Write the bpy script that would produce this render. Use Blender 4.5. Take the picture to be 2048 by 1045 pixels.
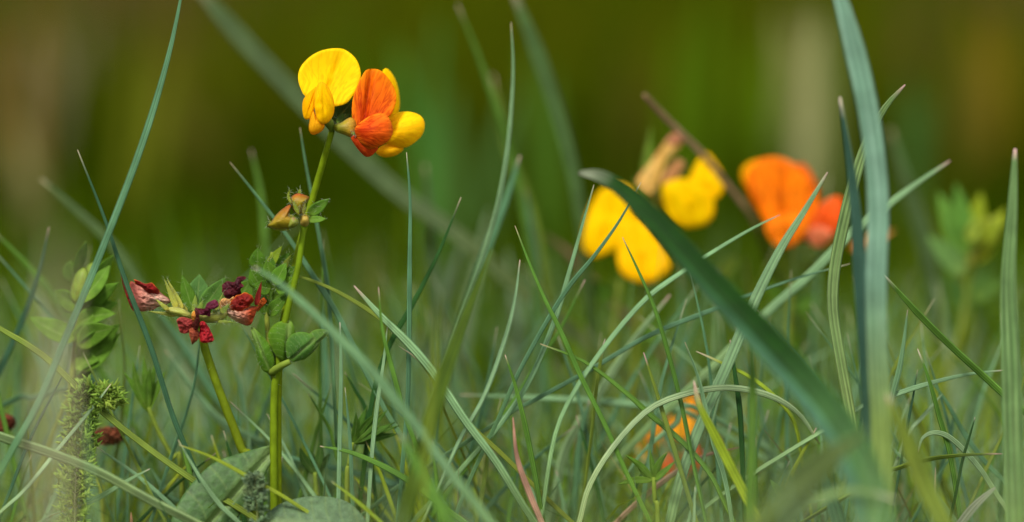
import bpy, math, random
import numpy as np
from mathutils import Vector, Matrix, noise as mnoise

random.seed(7); rng = np.random.default_rng(11)
for o in list(bpy.data.objects): bpy.data.objects.remove(o)
scene = bpy.context.scene
COL = scene.collection

# ------------------------------------------------------------------ camera
PITCH = math.radians(7.0)      # lens just above the flower tops, looking slightly down
FOCUS = 0.46                   # metres to the trefoil in focus
LENS = 100.0; CAMH = 0.125
cam_d = bpy.data.cameras.new('camera'); cam = bpy.data.objects.new('camera', cam_d); COL.objects.link(cam)
CP = Vector((0, -FOCUS*math.cos(PITCH), CAMH))
cam.location = CP; cam.rotation_euler = (math.pi/2-PITCH, 0, 0)
cam_d.lens = LENS; cam_d.sensor_width = 36; cam_d.clip_start = 0.005; cam_d.clip_end = 400
cam_d.dof.use_dof = True; cam_d.dof.focus_distance = FOCUS-0.001; cam_d.dof.aperture_fstop = 5.0; cam_d.dof.aperture_blades = 9
scene.camera = cam
scene.render.resolution_x = 1024; scene.render.resolution_y = 522

# ------------------------------------------------------------------ sky, soft sun, exposure
SUN_EL = math.radians(52); SUN_AZ = math.radians(-35)     # high, behind the left shoulder, through thin cloud
w = bpy.data.worlds.new('World'); scene.world = w; w.use_nodes = True
nt = w.node_tree; bg = nt.nodes['Background']
sky = nt.nodes.new('ShaderNodeTexSky'); sky.sky_type = 'NISHITA'; sky.sun_disc = False
sky.sun_elevation = SUN_EL; sky.sun_rotation = math.pi+SUN_AZ; sky.dust_density = 3.0; sky.air_density = 1.0
ov = nt.nodes.new('ShaderNodeHueSaturation'); ov.inputs['Saturation'].default_value = .35     # thin even cloud greys the blue
nt.links.new(sky.outputs[0], ov.inputs['Color']); nt.links.new(ov.outputs[0], bg.inputs[0]); bg.inputs[1].default_value = 0.085
sd = bpy.data.lights.new('sun', 'SUN'); sd.energy = 2.4; sd.angle = math.radians(12); sd.color = (1, .95, .87)
sun = bpy.data.objects.new('sun', sd); COL.objects.link(sun)
sdir = Vector((math.sin(SUN_AZ)*math.cos(SUN_EL), -math.cos(SUN_AZ)*math.cos(SUN_EL), math.sin(SUN_EL)))
sun.rotation_euler = sdir.to_track_quat('Z', 'Y').to_euler(); sun.location = (0, -1, 3)
vs = scene.view_settings; vs.view_transform = 'Standard'; vs.look = 'None'; vs.gamma = 1; vs.exposure = 0.92
vs.use_curve_mapping = False

# ------------------------------------------------------------------ pixel -> place
FPX = LENS/36*2048
FWD = Vector((0, math.cos(PITCH), -math.sin(PITCH))); UP = Vector((0, math.sin(PITCH), math.cos(PITCH)))
PXM = FOCUS/FPX
def P(x, y, off=0.0):
    """photo pixel + millimetres behind (+) or before (-) the trefoil in focus"""
    d = FOCUS+off*0.001
    return CP + d*(FWD + Vector((1, 0, 0))*((x-1024)/FPX) + UP*((522.5-y)/FPX))
def W(px, off=0.0): return px*(FOCUS+off*0.001)/FPX

# ------------------------------------------------------------------ materials
def node_mat(name, rough=.5, spec=.35, trans=.25, stripes=0., vein=0., petal=0., petal_col=(.6, .1, 0, 1),
             mott=.25, mscale=500., bump=.15, sheen=0., bscale=1500.):
    m = bpy.data.materials.new(name); m.use_nodes = True
    n = m.node_tree.nodes; l = m.node_tree.links
    pb = n['Principled BSDF']; out = n['Material Output']
    def new(t, **k):
        q = n.new(t)
        for a, b in k.items(): setattr(q, a, b)
        return q
    def mth(op, a, b=None):
        q = new('ShaderNodeMath', operation=op)
        for i, v in enumerate((a, b)):
            if v is None: continue
            if isinstance(v, (int, float)): q.inputs[i].default_value = v
            else: l.new(v, q.inputs[i])
        return q.outputs[0]
    def mixc(f, a, b, blend='MIX'):
        q = new('ShaderNodeMix', data_type='RGBA', blend_type=blend)
        if isinstance(f, (int, float)): q.inputs[0].default_value = f
        else: l.new(f, q.inputs[0])
        for i, v in ((6, a), (7, b)):
            if isinstance(v, tuple): q.inputs[i].default_value = v
            else: l.new(v, q.inputs[i])
        return q.outputs[2]
    def rng_(v, a, b, c, d):
        q = new('ShaderNodeMapRange'); l.new(v, q.inputs[0])
        for i, x in enumerate((a, b, c, d)): q.inputs[i+1].default_value = x
        return q.outputs[0]
    at = new('ShaderNodeAttribute', attribute_name='Col')
    uv = new('ShaderNodeAttribute', attribute_name='uvp')
    geo = new('ShaderNodeNewGeometry')
    c = at.outputs['Color']
    nz = new('ShaderNodeTexNoise'); nz.inputs['Scale'].default_value = mscale; nz.inputs['Detail'].default_value = 4
    l.new(geo.outputs['Position'], nz.inputs['Vector'])
    k = rng_(nz.outputs[0], .3, .7, 1-mott, 1+mott)
    cc = new('ShaderNodeCombineColor')
    for i in range(3): l.new(k, cc.inputs[i])
    c = mixc(1.0, c, cc.outputs[0], 'MULTIPLY')
    hgt = nz.outputs[0]
    sx = new('ShaderNodeSeparateXYZ'); l.new(uv.outputs['Vector'], sx.inputs[0])
    if stripes:
        cv = new('ShaderNodeCombineXYZ')
        l.new(mth('MULTIPLY', sx.outputs[0], 4.5), cv.inputs[0]); l.new(mth('MULTIPLY', sx.outputs[1], 60.), cv.inputs[1])
        l.new(sx.outputs[2], cv.inputs[2])
        ns = new('ShaderNodeTexNoise'); ns.inputs['Scale'].default_value = 1; ns.inputs['Detail'].default_value = 3
        l.new(cv.outputs[0], ns.inputs['Vector'])
        f = rng_(ns.outputs[0], .42, .68, 0, stripes)
        c = mixc(f, c, mixc(1.0, c, (2.3, 1.9, 2.2, 1), 'MULTIPLY'))
        wv = rng_(mth('SINE', mth('ADD', mth('MULTIPLY', sx.outputs[0], 9.5), sx.outputs[2])), -1, 1, .72, 1.18)
        cw = new('ShaderNodeCombineColor')
        for i in range(3): l.new(wv, cw.inputs[i])
        c = mixc(1.0, c, cw.outputs[0], 'MULTIPLY')
        hgt = mth('ADD', ns.outputs[0], wv)
    if vein:
        mid = rng_(mth('ABSOLUTE', sx.outputs[0]), .0, .10, vein, 0)
        sd_ = mth('SINE', mth('MULTIPLY', mth('ADD', mth('MULTIPLY', sx.outputs[1], 9.0), mth('MULTIPLY', mth('ABSOLUTE', sx.outputs[0]), -4.)), 5.))
        side = rng_(sd_, .75, 1, 0, vein*.35)
        c = mixc(mth('MAXIMUM', mid, side), c, (.26, .36, .10, 1))
    if petal:
        cv = new('ShaderNodeCombineXYZ')
        l.new(mth('MULTIPLY', sx.outputs[0], 7.), cv.inputs[0]); l.new(mth('MULTIPLY', sx.outputs[1], 1.6), cv.inputs[1])
        l.new(sx.outputs[2], cv.inputs[2])
        ns = new('ShaderNodeTexNoise'); ns.inputs['Scale'].default_value = 1.3; ns.inputs['Detail'].default_value = 3; ns.inputs['Distortion'].default_value = .4
        l.new(cv.outputs[0], ns.inputs['Vector'])
        ridge = mth('ABSOLUTE', mth('SUBTRACT', ns.outputs[0], .5))
        f = rng_(ridge, 0, .07, petal, 0)
        f = mth('MULTIPLY', f, rng_(sx.outputs[1], .25, 1.15, 1, .2))
        f = mth('MAXIMUM', f, mth('MULTIPLY', rng_(mth('ABSOLUTE', sx.outputs[0]), .0, .06, petal, 0), rng_(sx.outputs[1], .0, 1.1, 1, .25)))
        c = mixc(f, c, petal_col)
        hgt = mth('ADD', hgt, mth('MULTIPLY', ridge, -1.2))
    l.new(c, pb.inputs['Base Color'])
    pb.inputs['Roughness'].default_value = rough; pb.inputs['Specular IOR Level'].default_value = spec
    if sheen:
        pb.inputs['Sheen Weight'].default_value = sheen; pb.inputs['Sheen Roughness'].default_value = .4
    bn = new('ShaderNodeBump'); bn.inputs['Strength'].default_value = bump; bn.inputs['Distance'].default_value = .0003
    l.new(hgt, bn.inputs['Height']); l.new(bn.outputs[0], pb.inputs['Normal'])
    if trans:
        tr = new('ShaderNodeBsdfTranslucent')
        hs = new('ShaderNodeHueSaturation'); hs.inputs['Saturation'].default_value = 1.15; hs.inputs['Value'].default_value = 1.25
        l.new(c, hs.inputs['Color']); l.new(hs.outputs[0], tr.inputs[0])
        mx = new('ShaderNodeMixShader'); mx.inputs[0].default_value = trans
        l.new(pb.outputs[0], mx.inputs[1]); l.new(tr.outputs[0], mx.inputs[2]); l.new(mx.outputs[0], out.inputs['Surface'])
    return m
M = dict(
    grass=node_mat('grass_blade', rough=.5, spec=.10, trans=.2, stripes=.5, mott=.18, mscale=260, bump=.25),
    straw=node_mat('dry_grass', rough=.7, spec=.2, trans=.15, stripes=.2, mott=.3, mscale=400),
    field=node_mat('meadow_grass', rough=.8, spec=.0, trans=.2, mott=.1, mscale=30, bump=0),
    leaf=node_mat('trefoil_leaf', rough=.6, spec=.08, trans=.3, vein=.45, mott=.25, mscale=700, bump=.35, sheen=.05),
    bigleaf=node_mat('broad_leaf', rough=.55, spec=.3, trans=.2, vein=.45, mott=.3, mscale=900, bump=.8, sheen=.08),
    stem=node_mat('trefoil_stem', rough=.6, spec=.06, trans=.15, stripes=.0, mott=.2, mscale=600, bump=.25),
    yellow=node_mat('yellow_petal', rough=.6, spec=.05, trans=.35, petal=.40, petal_col=(.66, .22, .0, 1), mott=.07, mscale=300, bump=.45),
    orange=node_mat('orange_petal', rough=.6, spec=.06, trans=.3, petal=.9, petal_col=(.36, .012, .0, 1), mott=.16, mscale=420, bump=.6),
    wither=node_mat('withered_petal', rough=.6, spec=.2, trans=.25, petal=.8, petal_col=(.10, .004, .004, 1), mott=.5, mscale=420, bump=.6),
    bud=node_mat('bud', rough=.5, spec=.3, trans=.2, petal=.5, petal_col=(.20, .15, .008, 1), mott=.3, mscale=600, bump=.5, sheen=.03),
    seed=node_mat('brown_seedhead', rough=.75, spec=.15, trans=.05, mott=.55, mscale=900, bump=1.2),
    hair=node_mat('pale_hairs', rough=.6, spec=.2, trans=.4, mott=0, bump=0),
)
def ground_mat():
    m = bpy.data.materials.new('meadow_soil'); m.use_nodes = True
    n = m.node_tree.nodes; l = m.node_tree.links; pb = n['Principled BSDF']
    g = n.new('ShaderNodeNewGeometry'); t = n.new('ShaderNodeTexNoise'); t.inputs['Scale'].default_value = 22; t.inputs['Detail'].default_value = 8
    l.new(g.outputs['Position'], t.inputs['Vector'])
    r = n.new('ShaderNodeValToRGB'); e = r.color_ramp.elements
    e[0].position = .35; e[0].color = (.035, .045, .012, 1); e[1].position = .68; e[1].color = (.075, .085, .02, 1)
    l.new(t.outputs[0], r.inputs[0]); l.new(r.outputs[0], pb.inputs['Base Color']); pb.inputs['Roughness'].default_value = .95
    b = n.new('ShaderNodeBump'); b.inputs['Strength'].default_value = .6; b.inputs['Distance'].default_value = .01
    l.new(t.outputs[0], b.inputs['Height']); l.new(b.outputs[0], pb.inputs['Normal'])
    return m

# ------------------------------------------------------------------ mesh builder
class MB:
    def __init__(s): s.v = []; s.f = []; s.c = []; s.u = []
    def add(s, p, c, u): s.v.append(p); s.c.append(c); s.u.append(u); return len(s.v)-1
    def build(s, name, mat, parent=None, origin=None):
        me = bpy.data.meshes.new(name)
        if parent is not None:
            q = parent; org = Vector((0, 0, 0))
            while q is not None: org += q.location; q = q.parent
            loc = Vector((0, 0, 0))
        else:
            org = Vector(origin if origin is not None else (0, 0, 0)); loc = org.copy()
        me.from_pydata([tuple(Vector(p)-org) for p in s.v], [], s.f)
        me.polygons.foreach_set('use_smooth', [True]*len(me.polygons))
        a = me.attributes.new('Col', 'FLOAT_COLOR', 'POINT'); a.data.foreach_set('color', [x for c in s.c for x in (c[0], c[1], c[2], 1.)])
        a = me.attributes.new('uvp', 'FLOAT_VECTOR', 'POINT'); a.data.foreach_set('vector', [x for u in s.u for x in u])
        me.materials.append(mat)
        ob = bpy.data.objects.new(name, me); COL.objects.link(ob); ob.location = loc
        if parent is not None: ob.parent = parent
        return ob
def tag(o, label, cat=None, group=None, kind=None):
    o['label'] = label
    if cat: o['category'] = cat
    if group: o['group'] = group
    if kind: o['kind'] = kind
    return o
def thing(name, loc, label, cat, group=None):
    e = bpy.data.objects.new(name, None); COL.objects.link(e); e.location = loc; e.empty_display_size = .005
    return tag(e, label, cat, group)

def crom(pts, n):
    """Catmull-Rom through points (Vectors), n samples"""
    if len(pts) == 2: pts = [pts[0], (pts[0]+pts[1])/2, pts[1]]
    q = [pts[0]*2-pts[1]]+list(pts)+[pts[-1]*2-pts[-2]]
    out = []; m = len(pts)-1
    for i in range(n):
        t = i/(n-1)*m; k = min(int(t), m-1); u = t-k
        a, b, c, d = q[k:k+4]
        out.append(.5*((2*b)+(c-a)*u+(2*a-5*b+4*c-d)*u*u+(3*b-a-3*c+d)*u**3))
    return out
def lerp(a, b, t): return tuple(x+(y-x)*t for x, y in zip(a, b))
def jit(c, s=.12):
    k = 1+random.uniform(-s, s); return (c[0]*k*(1+random.uniform(-s, s)*.6), c[1]*k, c[2]*k*(1+random.uniform(-s, s)*.6))

def ribbon(mb, path, width, prof='flat', th=.00025, fold=.3, curl=0., roll=0., twist=0., col=None, ref=None, seed=None, nu=5, colu=None):
    """closed solid strip swept along path; width(t) is half width; prof flat (folded leaf) or roll (rolled fescue leaf)"""
    n = len(path); seed = random.random()*50 if seed is None else seed
    L = 0.; rings = []
    for i, c in enumerate(path):
        t = i/(n-1)
        T = (path[min(i+1, n-1)]-path[max(i-1, 0)]).normalized()
        if i: L += (c-path[i-1]).length
        V = (ref if ref is not None else (CP-c)).normalized()
        S = T.cross(V)
        if S.length < .05: S = T.cross(Vector((.3, .2, 1)))
        S.normalize(); N = S.cross(T).normalized()
        if N.dot(V) < 0: N = -N
        a = roll+twist*t
        S, N = S*math.cos(a)+N*math.sin(a), N*math.cos(a)-S*math.sin(a)
        h = width(t); colr = col(t) if callable(col) else col; kt = min(1, max(0, (t-.28)/.3)); c2 = lambda u: colr if colu is None else lerp(colr, colu, kt*min(1, max(0, (u-.3)*6)))
        ring = []
        if prof == 'roll':
            for u, v in ((-1, .25), (-.55, .55), (0, .22), (.55, .55), (1, .25), (.75, -.45), (0, -.75), (-.75, -.45)):
                ring.append(mb.add(c+S*(u*h)+N*(v*h*.8), colr, (u if v > 0 else u+3, L, seed)))
        else:
            us = [-1+2*k/(nu-1) for k in range(nu)]
            for u in us: ring.append(mb.add(c+S*(u*h)+N*(fold*abs(u)*h+curl*u*u*h+th*.5*(1.02-abs(u))), c2(u), (u, L if prof == 'flat' else t, seed)))
            for u in us[::-1]: ring.append(mb.add(c+S*(u*h)+N*(fold*abs(u)*h+curl*u*u*h-th*.5*(1.02-abs(u))), c2(u), (u, L if prof == 'flat' else t, seed)))
        rings.append(ring)
    k = len(rings[0])
    for i in range(n-1):
        for j in range(k):
            mb.f.append((rings[i][j], rings[i][(j+1) % k], rings[i+1][(j+1) % k], rings[i+1][j]))
    mb.f.append(tuple(rings[0][::-1])); mb.f.append(tuple(rings[-1]))
def tube(mb, path, rad, col, ns=10, seed=None, bumpy=0.):
    n = len(path); seed = random.random()*50 if seed is None else seed; L = 0; rings = []
    ref = Vector((.13, -.9, .2))
    for i, c in enumerate(path):
        t = i/(n-1); T = (path[min(i+1, n-1)]-path[max(i-1, 0)]).normalized()
        if i: L += (c-path[i-1]).length
        S = T.cross(ref).normalized(); N = S.cross(T)
        r = rad(t) if callable(rad) else rad; colr = col(t) if callable(col) else col
        ring = []
        for k in range(ns):
            a = 2*math.pi*k/ns; rr = r*(1+bumpy*mnoise.noise(c*900+Vector((k*.9, 0, 0))))
            ring.append(mb.add(c+S*(math.cos(a)*rr)+N*(math.sin(a)*rr), colr, (math.sin(a), L, seed)))
        rings.append(ring)
    for i in range(n-1):
        for j in range(ns): mb.f.append((rings[i][j], rings[i][(j+1) % ns], rings[i+1][(j+1) % ns], rings[i+1][j]))
    mb.f.append(tuple(rings[0][::-1])); mb.f.append(tuple(rings[-1]))

def outline(pts, seg):
    q = [Vector((x, y, 0)) for x, y in pts]; n = len(q); dense = []
    for k in range(n):
        a, b, c, d = q[(k-1) % n], q[k], q[(k+1) % n], q[(k+2) % n]
        for s in range(10):
            u = s/10; dense.append(.5*((2*b)+(c-a)*u+(2*a-5*b+4*c-d)*u*u+(3*b-a-3*c+d)*u**3))
    dense.append(dense[0]); ln = [0]
    for i in range(1, len(dense)): ln.append(ln[-1]+(dense[i]-dense[i-1]).length)
    out = []; j = 0
    for i in range(seg):
        s = ln[-1]*i/seg
        while ln[j+1] < s: j += 1
        f = (s-ln[j])/max(1e-9, ln[j+1]-ln[j]); out.append(dense[j].lerp(dense[j+1], f))
    return out
def petal(mb, pts, off, bulge=1.2, gx=0., gy=0., base=None, tip=None, crease=0., th=.14, wr=(0, 1), col=(1, 1, 1), rim=None,
          rings=9, seg=44, pillow=0., cup=0., crinkle=0., fine=0., rimp=2):
    """traced petal: a curved solid sheet (or closed body when pillow>0). Millimetres: off, bulge, th, wr amp; gx, gy mm of depth per px"""
    oo = outline(pts, seg); cx = sum(p.x for p in oo)/seg; cy = sum(p.y for p in oo)/seg
    if base is None: base = max(pts, key=lambda p: p[1])
    if tip is None: tip = (2*cx-base[0], 2*cy-base[1])
    ax = Vector((tip[0]-base[0], tip[1]-base[1], 0)); al = ax.length; ax.normalize(); sd_ = Vector((-ax.y, ax.x, 0))
    half = max(abs((p-Vector((cx, cy, 0))).dot(sd_)) for p in oo)
    seed = random.random()*60
    def depth(x, y, r):
        s = (Vector((x, y, 0))-Vector((base[0], base[1], 0))).dot(sd_)/half
        d = off+gx*(x-cx)+gy*(y-cy)-bulge*(1-r*r)+cup*r**3
        d += crease*math.exp(-(s/.10)**2)*min(1, r*3+.3)
        if wr[0]:
            q = Vector((x*.012*wr[1], y*.012*wr[1], seed))
            d += wr[0]*mnoise.noise(q)+wr[0]*.5*mnoise.noise(q*2.3)
            if fine: d += fine*(abs(mnoise.noise(Vector((x*.13, y*.13, seed))))-.2)*1.6+fine*.5*mnoise.noise(Vector((x*.33, y*.33, seed)))
        return d
    def uv(x, y):
        dx, dy = x-base[0], y-base[1]; v = Vector((dx, dy, 0))
        return (math.atan2(v.dot(sd_), max(v.dot(ax), .15*al)+.25*al), v.length/al, seed)
    def sheet(sgn):
        idx = []
        c0 = None
        for i in range(rings+1):
            r = i/rings; row = []
            for p in (oo if i else oo[:1]):
                rr = r
                if crinkle and r > .5: rr = r*(1+crinkle*(r-.5)*mnoise.noise(Vector((p.x*.09, p.y*.09, seed))))
                x, y = cx+(p.x-cx)*rr, cy+(p.y-cy)*rr
                if pillow: d = depth(x, y, r)-sgn*pillow*math.sqrt(max(0, 1-r**2.2))
                else: d = depth(x, y, r)-sgn*th*.5*(1-.8*r**4)
                cl = col(x, y, r) if callable(col) else col
                if rim: cl = lerp(cl, rim, max(0, (r-.6)/.4)**rimp)
                row.append(mb.add(P(x, y, d), cl, uv(x, y)))
            idx.append(row)
        for j in range(seg):
            k = (j+1) % seg
            mb.f.append((idx[0][0], idx[1][j], idx[1][k]) if sgn > 0 else (idx[0][0], idx[1][k], idx[1][j]))
            for i in range(1, rings):
                q = (idx[i][j], idx[i+1][j], idx[i+1][k], idx[i][k]); mb.f.append(q if sgn > 0 else q[::-1])
        return idx[-1]
    a = sheet(1); b = sheet(-1)
    for j in range(seg):
        k = (j+1) % seg; mb.f.append((a[j], b[j], b[k], a[k]))
def one_petal(name, parent, mat, pts, off, **k):
    if mat == 'wither': k['rings'] = 16; k['seg'] = 84; k['fine'] = .30; k['rimp'] = 6
    mb = MB(); petal(mb, pts, off, **k); return mb.build(name, M[mat], parent)
def crop(ox, oy, s):
    def f(t): return [(ox+float(a)*s, oy+float(b)*s) for a, b in (q.split(',') for q in t.split())]
    return f
full = crop(0, 0, 1)

def leaf_w(wmax, a=.75, b=1.0):
    return lambda t: max(wmax*.03, wmax*math.sin(math.pi*min(1, max(0, t))**a)**b)
def leaflet(parent, base, tip, wpx, o0, o1, col, name='leaflet', bend=0., fold=.35, roll=0., a=.72, b=.85, mat='leaf', n=12, side=0., th=.0003, hairs=None):
    """pointed oval leaf from pixel base to pixel tip at depths o0, o1 (mm)"""
    B, T = P(*base, o0), P(*tip, o1); mid = (B+T)/2+Vector((0, 0, 1))*W(bend)+Vector((1, 0, 0))*W(side)
    path = crom([B, mid, T], n); mb = MB(); c2 = jit(col, .08)
    pale = (min(1, c2[0]*1.7), min(1, c2[1]*1.35), c2[2]*1.2)
    ribbon(mb, path, leaf_w(W(wpx)/2, a, b), 'leaf', th=th, fold=fold, roll=roll, col=lambda t: lerp(pale, c2, min(1, t*3)), nu=9)
    ob = mb.build(name, M[mat], parent)
    if hairs is not None:
        for q in path[2:]:
            for _ in range(3): hairs.append((q+Vector((random.uniform(-1, 1), 0, random.uniform(-1, 1)))*W(wpx)*.22, .0007))
    return ob
def hair_part(parent, per=None, col=(.50, .56, .42), names=('stem', 'leaflet', 'bract', 'sepal', 'bud', 'flower', 'calyx'), L=.0007, prob=None):
    """fine hairs rooted on the outer vertices of the plant's own parts"""
    mb = MB(); r = random.Random(5)
    todo = [c for c in parent.children]+[g for c in parent.children for g in c.children]
    for ch in todo:
        nm = ch.name.split('.')[0]
        if nm not in names: continue
        k = (prob or dict(stem=.35, leaflet=.10, bract=.08, sepal=.16, bud=.03, flower=.03, calyx=.03)).get(nm, .1)
        nrm = ch.data.vertex_normals
        for i, v in enumerate(ch.data.vertices):
            if r.random() > k: continue
            d = (Vector(nrm[i].vector)+Vector((r.gauss(0, .5), r.gauss(0, .5), r.gauss(.2, .5)))).normalized(); p = v.co+parent.location
            l_ = L*r.uniform(.5, 1.4)
            tube(mb, [p, p+d*l_*.5+Vector((0, 0, l_*.06)), p+d*l_], lambda t: .000020*(1.1-t), col, ns=3)
    o = mb.build('hairs', M['hair'], parent); o['kind'] = 'stuff'; return o
def stem_part(parent, pts, r0, r1, col, name='stem', ns=10, mat='stem', n=28, ground=False, hairs=None):
    """pts: (x, y, off) from top to bottom, radii in px at top and bottom"""
    v = [P(*q) for q in pts]
    if ground: v.append(Vector((v[-1].x+(v[-1].x-v[-2].x)*.15, v[-1].y, -.0015)))
    path = crom(v, n); mb = MB(); c2 = col
    tube(mb, path, lambda t: W(r0+(r1-r0)*t), lambda t: lerp(c2, (c2[0]*1.05, c2[1]*.95, c2[2]), t), ns=ns, bumpy=.08)
    if hairs is not None:
        for q in path:
            for _ in range(4): hairs.append((q+Vector((random.choice((-1, 1))*W(r0)*.9, -W(r0)*.3, random.uniform(-1, 1)*.001)), .0005))
    return mb.build(name, M[mat], parent)

# ================================================================== the setting: ground
mb = MB(); GN = 26
xs = sorted([s*(i/GN)**3*150 for i in range(GN+1) for s in (-1, 1) if i or s > 0])
for y in xs:
    for x in xs:
        r = math.hypot(x, y); mb.add(Vector((x, y, -.0006 if r < .7 else -.0006+.02*mnoise.noise(Vector((x*.7, y*.7, 3)))*min(1, (r-.7)*.5))), (.05, .06, .015), (0, 0, 0))
n_ = len(xs)
for i in range(n_-1):
    for j in range(n_-1): mb.f.append((i*n_+j, i*n_+j+1, (i+1)*n_+j+1, (i+1)*n_+j))
g = mb.build('ground', ground_mat()); g['kind'] = 'structure'; g['label'] = 'dark meadow soil under the grass'

# ================================================================== uncountable grass (stuff)
def grass_mass(name, label, X, Y, H, HW, COLS, lean=.5, seg=4, mat='field', kindseed=0):
    """many tapered V-blades in one mesh"""
    r = np.random.default_rng(kindseed); n = len(X)
    a = r.uniform(0, 2*np.pi, n); ln = np.abs(r.normal(0, lean, n)); fa = r.uniform(-.9, .9, n)
    dx, dy = np.cos(a)*ln, np.sin(a)*ln; sx, sy = np.cos(fa), np.sin(fa)
    V = np.zeros((n, (seg+1)*3, 3)); C = np.ones((n, (seg+1)*3, 4))
    for i in range(seg+1):
        t = i/seg; cx = X+dx*H*t**1.8; cy = Y+dy*H*t**1.8; cz = H*t*(1-.18*ln*t)-.001
        hw = HW*(1-t**2.2*.93)
        for k, s in enumerate((-1, 0, 1)):
            V[:, i*3+k, 0] = cx+sx*hw*s; V[:, i*3+k, 1] = cy+sy*hw*s-(0.5*hw if s == 0 else 0); V[:, i*3+k, 2] = cz
            C[:, i*3+k, :3] = COLS
    F = []
    for i in range(seg):
        for k in (0, 1): b = i*3+k; F.append((b, b+1, b+4, b+3))
    F = np.array(F)[None]+(np.arange(n)*(seg+1)*3)[:, None, None]; F = F.reshape(-1, 4); V = V.reshape(-1, 3)
    me = bpy.data.meshes.new(name); me.vertices.add(len(V)); me.vertices.foreach_set('co', V.ravel())
    me.loops.add(F.size); me.loops.foreach_set('vertex_index', F.ravel().astype(np.int32))
    me.polygons.add(len(F)); me.polygons.foreach_set('loop_start', np.arange(0, F.size, 4, dtype=np.int32))
    me.update(calc_edges=True); me.validate()
    me.polygons.foreach_set('use_smooth', np.ones(len(F), bool))
    at = me.attributes.new('Col', 'FLOAT_COLOR', 'POINT'); at.data.foreach_set('color', C.ravel())
    me.materials.append(M[mat]); o = bpy.data.objects.new(name, me); COL.objects.link(o)
    o['label'] = label; o['kind'] = 'stuff'; return o
def mixcols(n, pal, wts, s=.18, r=rng):
    pal = np.array(pal); k = r.choice(len(pal), n, p=np.array(wts)/sum(wts)); c = pal[k]*(1+r.uniform(-s, s, (n, 1)))
    return c*(1+r.uniform(-.08, .08, (n, 3)))
BLUE = (.085, .165, .085); GREEN = (.085, .17, .025); LIME = (.15, .22, .02); OLIVE = (.10, .115, .012); DRY = (.30, .25, .11); BROWN = (.12, .065, .02); DARK = (.03, .07, .012)
# short undergrowth round the flowers
n = 11000; Y = np.where(rng.random(n) < .05, rng.uniform(-.02, .018, n), .018+.30*rng.random(n)**1.1); X = rng.uniform(-.5, .5, n)*(.24+.5*(Y+.06))
H = np.clip(rng.normal(.034, .008, n)+np.clip(Y-.02, 0, .1)*.06, .008, .055); H = np.where(Y < .018, H*.45, H)
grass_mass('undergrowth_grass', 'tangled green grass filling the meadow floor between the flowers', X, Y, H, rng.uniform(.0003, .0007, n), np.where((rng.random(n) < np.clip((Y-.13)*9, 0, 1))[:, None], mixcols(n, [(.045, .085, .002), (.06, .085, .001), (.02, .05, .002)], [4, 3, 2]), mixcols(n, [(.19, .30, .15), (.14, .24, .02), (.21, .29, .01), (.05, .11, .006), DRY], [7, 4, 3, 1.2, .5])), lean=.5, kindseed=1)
n = 900; Y = rng.uniform(.002, .035, n); X = rng.uniform(-.5, .5, n)*.21
H = np.clip(rng.normal(.030, .009, n), .012, .052)
grass_mass('fine_grass', 'fine thread-like grass crossing between the sharp blades', X, Y, H, rng.uniform(.00018, .00036, n), mixcols(n, [(.12, .23, .09), (.12, .22, .02), (.20, .27, .03), (.05, .12, .02), DRY], [4, 4, 2, 2, 1.1]), lean=.75, seg=6, kindseed=8)
# sparse soft blades before the flowers
n = 430; Y = rng.uniform(-.24, -.07, n); X = rng.uniform(-.5, .5, n)*(.20+.3*(Y+.1)); X = np.where(rng.random(n) < .5, np.abs(X)*.9+.01, X)
H = np.clip(rng.normal(.034, .006, n)-Y*.20, .02, .085)
grass_mass('foreground_grass', 'soft out-of-focus grass tips close to the viewer along the bottom', X, Y, H, rng.uniform(.0003, .0006, n), mixcols(n, [(.22, .33, .18), (.20, .30, .08), (.24, .31, .06)], [5, 4, 2]), lean=.45, kindseed=5)
# blurred grass beyond
n = 11000; Y = .10+.80*rng.random(n)**1.1; X = rng.uniform(-.5, .5, n)*(.26+.55*Y)
H = np.clip(rng.normal(.042, .011, n), .01, .08)
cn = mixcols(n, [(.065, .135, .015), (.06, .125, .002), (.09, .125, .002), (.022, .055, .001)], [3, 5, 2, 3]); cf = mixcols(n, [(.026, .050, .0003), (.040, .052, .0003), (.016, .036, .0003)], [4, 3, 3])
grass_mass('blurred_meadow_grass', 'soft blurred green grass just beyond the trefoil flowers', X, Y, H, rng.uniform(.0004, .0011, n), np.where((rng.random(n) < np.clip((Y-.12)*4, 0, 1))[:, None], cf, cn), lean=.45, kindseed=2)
# far meadow, in patches of green, olive and brown
n = 52000; Y = .7+5.3*rng.random(n)**1.3; X = rng.uniform(-.5, .5, n)*(.55+.62*Y)
H = np.clip(rng.normal(.06, .018, n), .02, .12)*(.75+.1*Y)
pat = np.array([mnoise.noise(Vector((x*2.6/(.4+.3*y), y*.9, 2.))) for x, y in zip(X, Y)])
sx_ = X/(Y+.456)/.18                                     # across the meadow seen from the path
brown = np.clip(1.0*np.exp(-((sx_+.78)/.26)**2)*np.clip((Y-.9)/1.0, 0, 1)+.65*np.exp(-((sx_-1.0)/.2)**2)*np.clip((Y-.9)/1.0, 0, 1)+.12*np.clip(pat, 0, 1), 0, 1)
cg = mixcols(n, [(.058, .090, .001), (.076, .092, .002), (.092, .088, .003), (.036, .066, .001)], [4, 3, 2, 2]); cb = mixcols(n, [(.15, .095, .028), (.22, .16, .085), (.18, .085, .010), (.13, .11, .012)], [3, 3, 1.5, 2])
pick = rng.random(n) < brown*.85
grass_mass('far_meadow', 'far out-of-focus meadow grass in green, olive and brown patches', X, Y, H, rng.uniform(.0015, .004, n), np.where(pick[:, None], cb*.62, cg*.85), lean=.45, seg=3, kindseed=3)

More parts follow.
